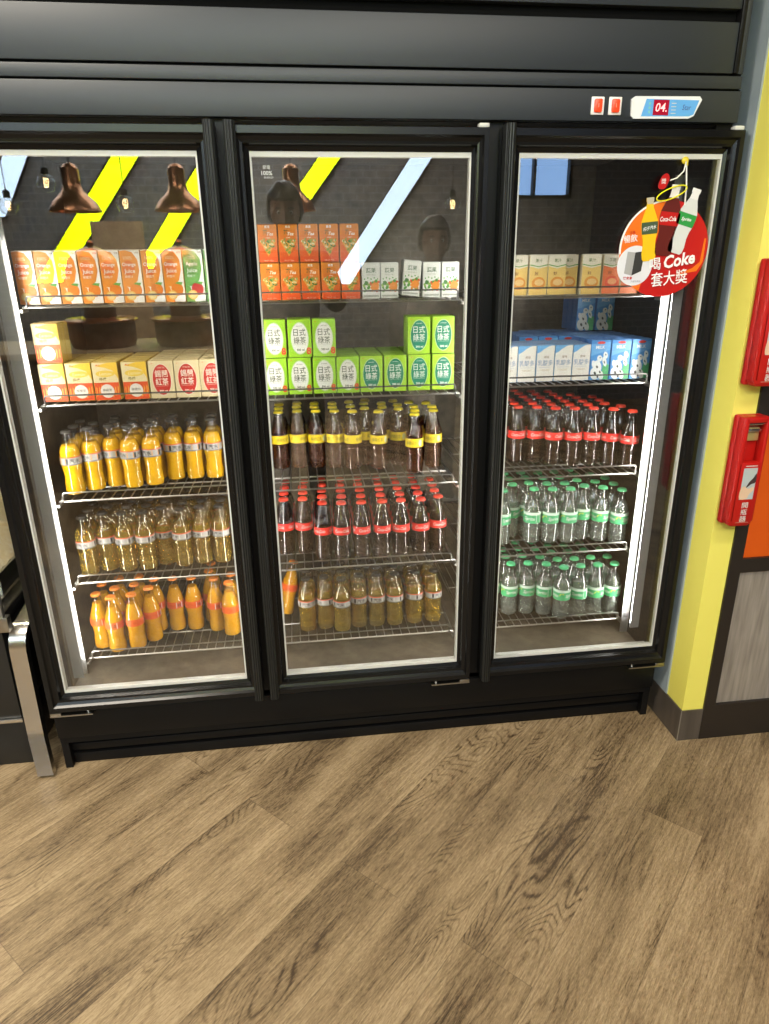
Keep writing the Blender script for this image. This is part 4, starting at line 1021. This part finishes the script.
def head(parent, c, yaw, pitch, hair_long):
    """head mesh with nose, eye sockets, mouth and ears; c = centre of the head"""
    bm = bmesh.new(); bmesh.ops.create_uvsphere(bm, u_segments=32, v_segments=24, radius=1)
    for v in bm.verts:
        x, y, z = v.co
        w_ = .076 * (1 - .22 * max(0, -z) ** 1.5); d_ = .095
        nx, ny, nz = x * w_, y * d_, z * .118
        if y > 0:
            f_ = max(0, y)
            nose = math.exp(-((x / .16) ** 2 + ((z + .12) / .22) ** 2)); ny += .020 * nose * f_
            for sx_ in (-1, 1): ny -= .012 * math.exp(-(((x - sx_ * .38) / .2) ** 2 + ((z - .08) / .13) ** 2)) * f_
            ny += .006 * math.exp(-((x / .3) ** 2 + ((z + .48) / .08) ** 2)) * f_ - .004 * math.exp(-((x / .3) ** 2 + ((z + .56) / .04) ** 2)) * f_
            ny += .01 * math.exp(-((x / .3) ** 2 + ((z + .85) / .15) ** 2)) * f_
        v.co = (nx, ny, nz)
    o = MB().bm(bm, SKIN, True)
    for sx_ in (-1, 1):
        bm = bmesh.new(); bmesh.ops.create_uvsphere(bm, u_segments=12, v_segments=8, radius=1)
        for v in bm.verts: v.co = (sx_ * (.074 + .008 * v.co.x), .0 + .018 * v.co.y, -.005 + .03 * v.co.z)
        o.bm(bm, SKIN, True)
        bm = bmesh.new(); bmesh.ops.create_uvsphere(bm, u_segments=12, v_segments=8, radius=.0115)
        for v in bm.verts: v.co = v.co + Vector((sx_ * .029, .072, .01))
        o.bm(bm, mat('eye white', (.8, .8, .78), .2), True)
        bm = bmesh.new(); bmesh.ops.create_uvsphere(bm, u_segments=10, v_segments=6, radius=.0055)
        for v in bm.verts: v.co = v.co + Vector((sx_ * .029, .0805, .009))
        o.bm(bm, mat('iris', (.02, .012, .008), .2), True)
        o.tube([(sx_ * .045, .075, .028), (sx_ * .03, .084, .033), (sx_ * .014, .086, .03)], .003, HAIR, 5)
    o.tube([(-.022, .083, -.058), (0, .092, -.058), (.022, .083, -.058)], .004, mat('lips', (.4, .15, .12), .5), 6)
    h = o.build('head', parent); h.location = c; h.rotation_euler = (pitch, 0, yaw)
    bm = bmesh.new(); bmesh.ops.create_uvsphere(bm, u_segments=36, v_segments=24, radius=1)
    for v in bm.verts:
        x, y, z = v.co; q = 1 + .03 * math.sin(9 * x + 5 * z) * math.cos(7 * y)
        front = max(0, y)
        zz = z
        if front > .25 and z < .42: q *= .80
        lim = -.35 if not hair_long else -1.3
        v.co = (x * .092 * q, y * .108 * q - .006, max(zz, -.5 if not hair_long else -1) * .127 * q + .012)
        if hair_long and z < -.1 and y < .3: v.co.z -= .08 * (-z); v.co.y -= .01
    MB().bm(bm, HAIR, True).build('hair', h)
    return h
def hand_mesh(parent, wrist, mtx):
    """palm and five fingers curled; local +z along the fingers, +x toward the thumb, +y the back of the hand"""
    V = [(0, 0, -.02), (0, 0, .02), (0, 0, .06)]; E = [(0, 1), (1, 2)]; Rr = [(.024, .016), (.032, .013), (.034, .012)]
    o1 = skin_mesh('hand', [mtx @ Vector(p) for p in V], E, Rr, SKIN, parent, 2)
    for (x, l, b_) in ((.027, .072, 0), (.009, .08, 0), (-.009, .075, 0), (-.026, .06, 0)):
        a = [(x, 0, .062), (x * 1.05, -.008, .062 + l * .42), (x * 1.05, -.028, .062 + l * .68), (x, -.046, .062 + l * .72)]
        skin_mesh('finger', [mtx @ Vector(p) for p in a], [(0, 1), (1, 2), (2, 3)], [.0095, .0088, .008, .0068], SKIN, o1, 1)
    a = [(.022, -.004, .012), (.042, -.014, .034), (.046, -.028, .058), (.04, -.036, .076)]
    skin_mesh('thumb', [mtx @ Vector(p) for p in a], [(0, 1), (1, 2), (2, 3)], [.013, .011, .0095, .008], SKIN, o1, 1)
def frame_from(o, zdir, ydir):
    z = Vector(zdir).normalized(); y = Vector(ydir); y = (y - z * y.dot(z)).normalized(); x = y.cross(z)
    return Matrix(((x.x, y.x, z.x, o[0]), (x.y, y.y, z.y, o[1]), (x.z, y.z, z.z, o[2]), (0, 0, 0, 1)))
def person(x, y, H, label, top, bottom, arms, hair_long, headpos, pitch, yaw=0.):
    k = H / 1.72
    p = empty('person', (x, y, 0)); tag(p, label, 'person')
    S = lambda a: tuple(q * k for q in a)
    hl = [S(a) for a in ((0, 0, .95), (0, -.01, 1.12), (0, -.01, 1.30), (0, -.005, 1.42), (0, .005, 1.475), tuple(q / k for q in headpos))]
    # trousers, shoes
    V = [S((0, 0, .95)), S((0, 0, .86))]; E = [(0, 1)]; Rr = [(.165 * k, .115 * k), (.16 * k, .115 * k)]
    for sx_ in (-1, 1):
        i = len(V); V += [S((sx_ * .085, 0, .80)), S((sx_ * .095, .012, .48)), S((sx_ * .1, -.005, .11))]; E += [(1, i), (i, i + 1), (i + 1, i + 2)]; Rr += [.085 * k, .062 * k, .05 * k]
    skin_mesh('trousers', V, E, Rr, bottom, p, 2)
    for sx_ in (-1, 1):
        sh = MB().box(-.045, .045, -.1, .17, 0, .03, mat('shoe sole', (.5, .5, .5), .6), .012)
        bm = bmesh.new(); bmesh.ops.create_uvsphere(bm, u_segments=18, v_segments=12, radius=1)
        for v in bm.verts: v.co = (v.co.x * .043, .03 + v.co.y * .13, .03 + max(0, v.co.z) * (.075 if v.co.y < 0 else .05))
        sh.bm(bm, mat('dark shoe', (.03, .03, .035), .5), True); sh.build('shoe', p, (sx_ * .1 * k, 0, 0))
    # shirt with sleeves
    V = [S((0, 0, .93)), hl[1], hl[2], hl[3]]; E = [(0, 1), (1, 2), (2, 3)]; Rr = [(.165 * k, .12 * k), (.155 * k, .115 * k), (.17 * k, .12 * k), (.09 * k, .075 * k)]
    for a in arms:
        i = len(V); V += [S(a[0]), S(a[1]), S(a[2])]; E += [(2, i), (i, i + 1), (i + 1, i + 2)]; Rr += [.062 * k, .05 * k, .04 * k]
    skin_mesh('shirt', V, E, Rr, top, p, 2)
    # neck and forearm ends
    skin_mesh('neck', [hl[3], hl[4], headpos], [(0, 1), (1, 2)], [.056, .052, .05], SKIN, p, 2)
    for a in arms:
        w_ = Vector(S(a[2])); d_ = (w_ - Vector(S(a[1]))).normalized(); skin_mesh('wrist', [w_ - d_ * .05, w_ + d_ * .02], [(0, 1)], [.031, .026], SKIN, p, 2)
        hand_mesh(p, w_, frame_from(w_ + d_ * .03, a[3], a[4]))
    head(p, headpos, yaw, pitch, hair_long)
    return p
# photographer: looks down at the phone held up in both hands
person(.675, -2.05, 1.74, 'person in dark shirt holding up a phone, mirrored in middle door', mat('dark navy shirt', (.02, .022, .03), .8), mat('dark trousers', (.02, .02, .024), .8),
       [((-.18, 0, 1.39), (-.22, .10, 1.17), (-.078, .205, 1.225), (.10, .14, 1.), (-.9, .5, .1)), ((.18, 0, 1.39), (.25, .10, 1.17), (.178, .205, 1.225), (-.10, .14, 1.), (.9, .5, .1))], False, (.0, .03, 1.645), R(-16))
ph = empty('mobile_phone', (.7256, -1.7685, 1.2745)); ph.rotation_euler = (R(-20.24), 0, 0)
tag(ph, 'dark mobile phone held up by the mirrored photographer', 'phone')
MB().box(-.037, .037, -.009, -.001, 0, .16, mat('phone back', (.03, .03, .04), .25), .0035).build('phone_body', ph)
MB().box(-.033, .033, -.0094, -.009, .005, .155, mat('phone screen', (.02, .02, .02), .1)).build('phone_screen', ph)
MB().box(-.032, -.008, -.001, .0005, .105, .15, mat('phone camera plate', (.015, .015, .015), .2), .001).build('phone_camera', ph)
# companion
person(1.49, -2.3, 1.62, 'person with short dark hair standing, mirrored in middle door beside the pale bar', mat('charcoal top', (.03, .03, .032), .8), mat('dark trousers', (.02, .02, .024), .8),
       [((-.18, 0, 1.39), (-.23, -.02, 1.12), (-.23, .06, .88), (0, .15, -1), (-1, 0, 0)), ((.18, 0, 1.39), (.23, -.02, 1.12), (.23, .06, .88), (0, .15, -1), (1, 0, 0))], False, (.0, .02, 1.505), R(-6))
# ------------------------------------------------------------------ camera
cam = bpy.data.cameras.new('camera'); co = bpy.data.objects.new('camera', cam); COL.objects.link(co)
cam.sensor_fit = 'HORIZONTAL'; cam.sensor_width = 36; cam.lens = 675.79 / 769 * 36; cam.clip_start = .02
ya, pi_, ro = .12088, .35325, -.0124936
cy, sy, cp_, sp = math.cos(ya), math.sin(ya), math.cos(pi_), math.sin(pi_)
f = Vector((sy * cp_, cy * cp_, -sp)); r = Vector((cy, -sy, 0)); u = r.cross(f)
r2 = r * math.cos(ro) + u * math.sin(ro); u2 = -r * math.sin(ro) + u * math.cos(ro)
mw = Matrix(((r2.x, u2.x, -f.x, .70557), (r2.y, u2.y, -f.y, -1.71601), (r2.z, u2.z, -f.z, 1.39525), (0, 0, 0, 1)))
co.matrix_world = mw
SC.camera = co

# ------------------------------------------------------------------ lights
def area(name, loc, sx, sy_, power, colr, rot=(0, 0, 0)):
    l = bpy.data.lights.new(name, 'AREA'); l.shape = 'RECTANGLE'; l.size = sx; l.size_y = sy_; l.energy = power; l.color = colr
    o = bpy.data.objects.new(name, l); COL.objects.link(o); o.location = loc; o.rotation_euler = rot; return o
area('ceiling_light', (-.9, -1.0, 3.05), 1.4, .5, 100, (1, .9, .76))
area('ceiling_light', (1.5, -1.9, 3.05), 1.6, .4, 46, (1, .9, .76))
area('ceiling_light', (-.8, -4.3, 3.05), 4.4, 1.2, 135, (.85, .95, 1.))  # unseen cool panel, placed and sized for the cooler header to reflect
area('ceiling_light', (.8, -3.7, 3.05), 2.4, .5, 130, (1, .92, .82))
w = bpy.data.worlds.new('world'); SC.world = w; w.use_nodes = True
w.node_tree.nodes['Background'].inputs[0].default_value = (.5, .55, .62, 1); w.node_tree.nodes['Background'].inputs[1].default_value = .12

SC.view_settings.view_transform = 'Standard'; SC.view_settings.look = 'None'; SC.view_settings.gamma = 1
SC.view_settings.use_curve_mapping = False; SC.view_settings.exposure = 0
cy_ = SC.cycles
cy_.use_denoising = True
cy_.max_bounces = 10; cy_.transparent_max_bounces = 48; cy_.transmission_bounces = 10; cy_.glossy_bounces = 4; cy_.diffuse_bounces = 4
cy_.caustics_reflective = False; cy_.caustics_refractive = False
cy_.sample_clamp_indirect = 4
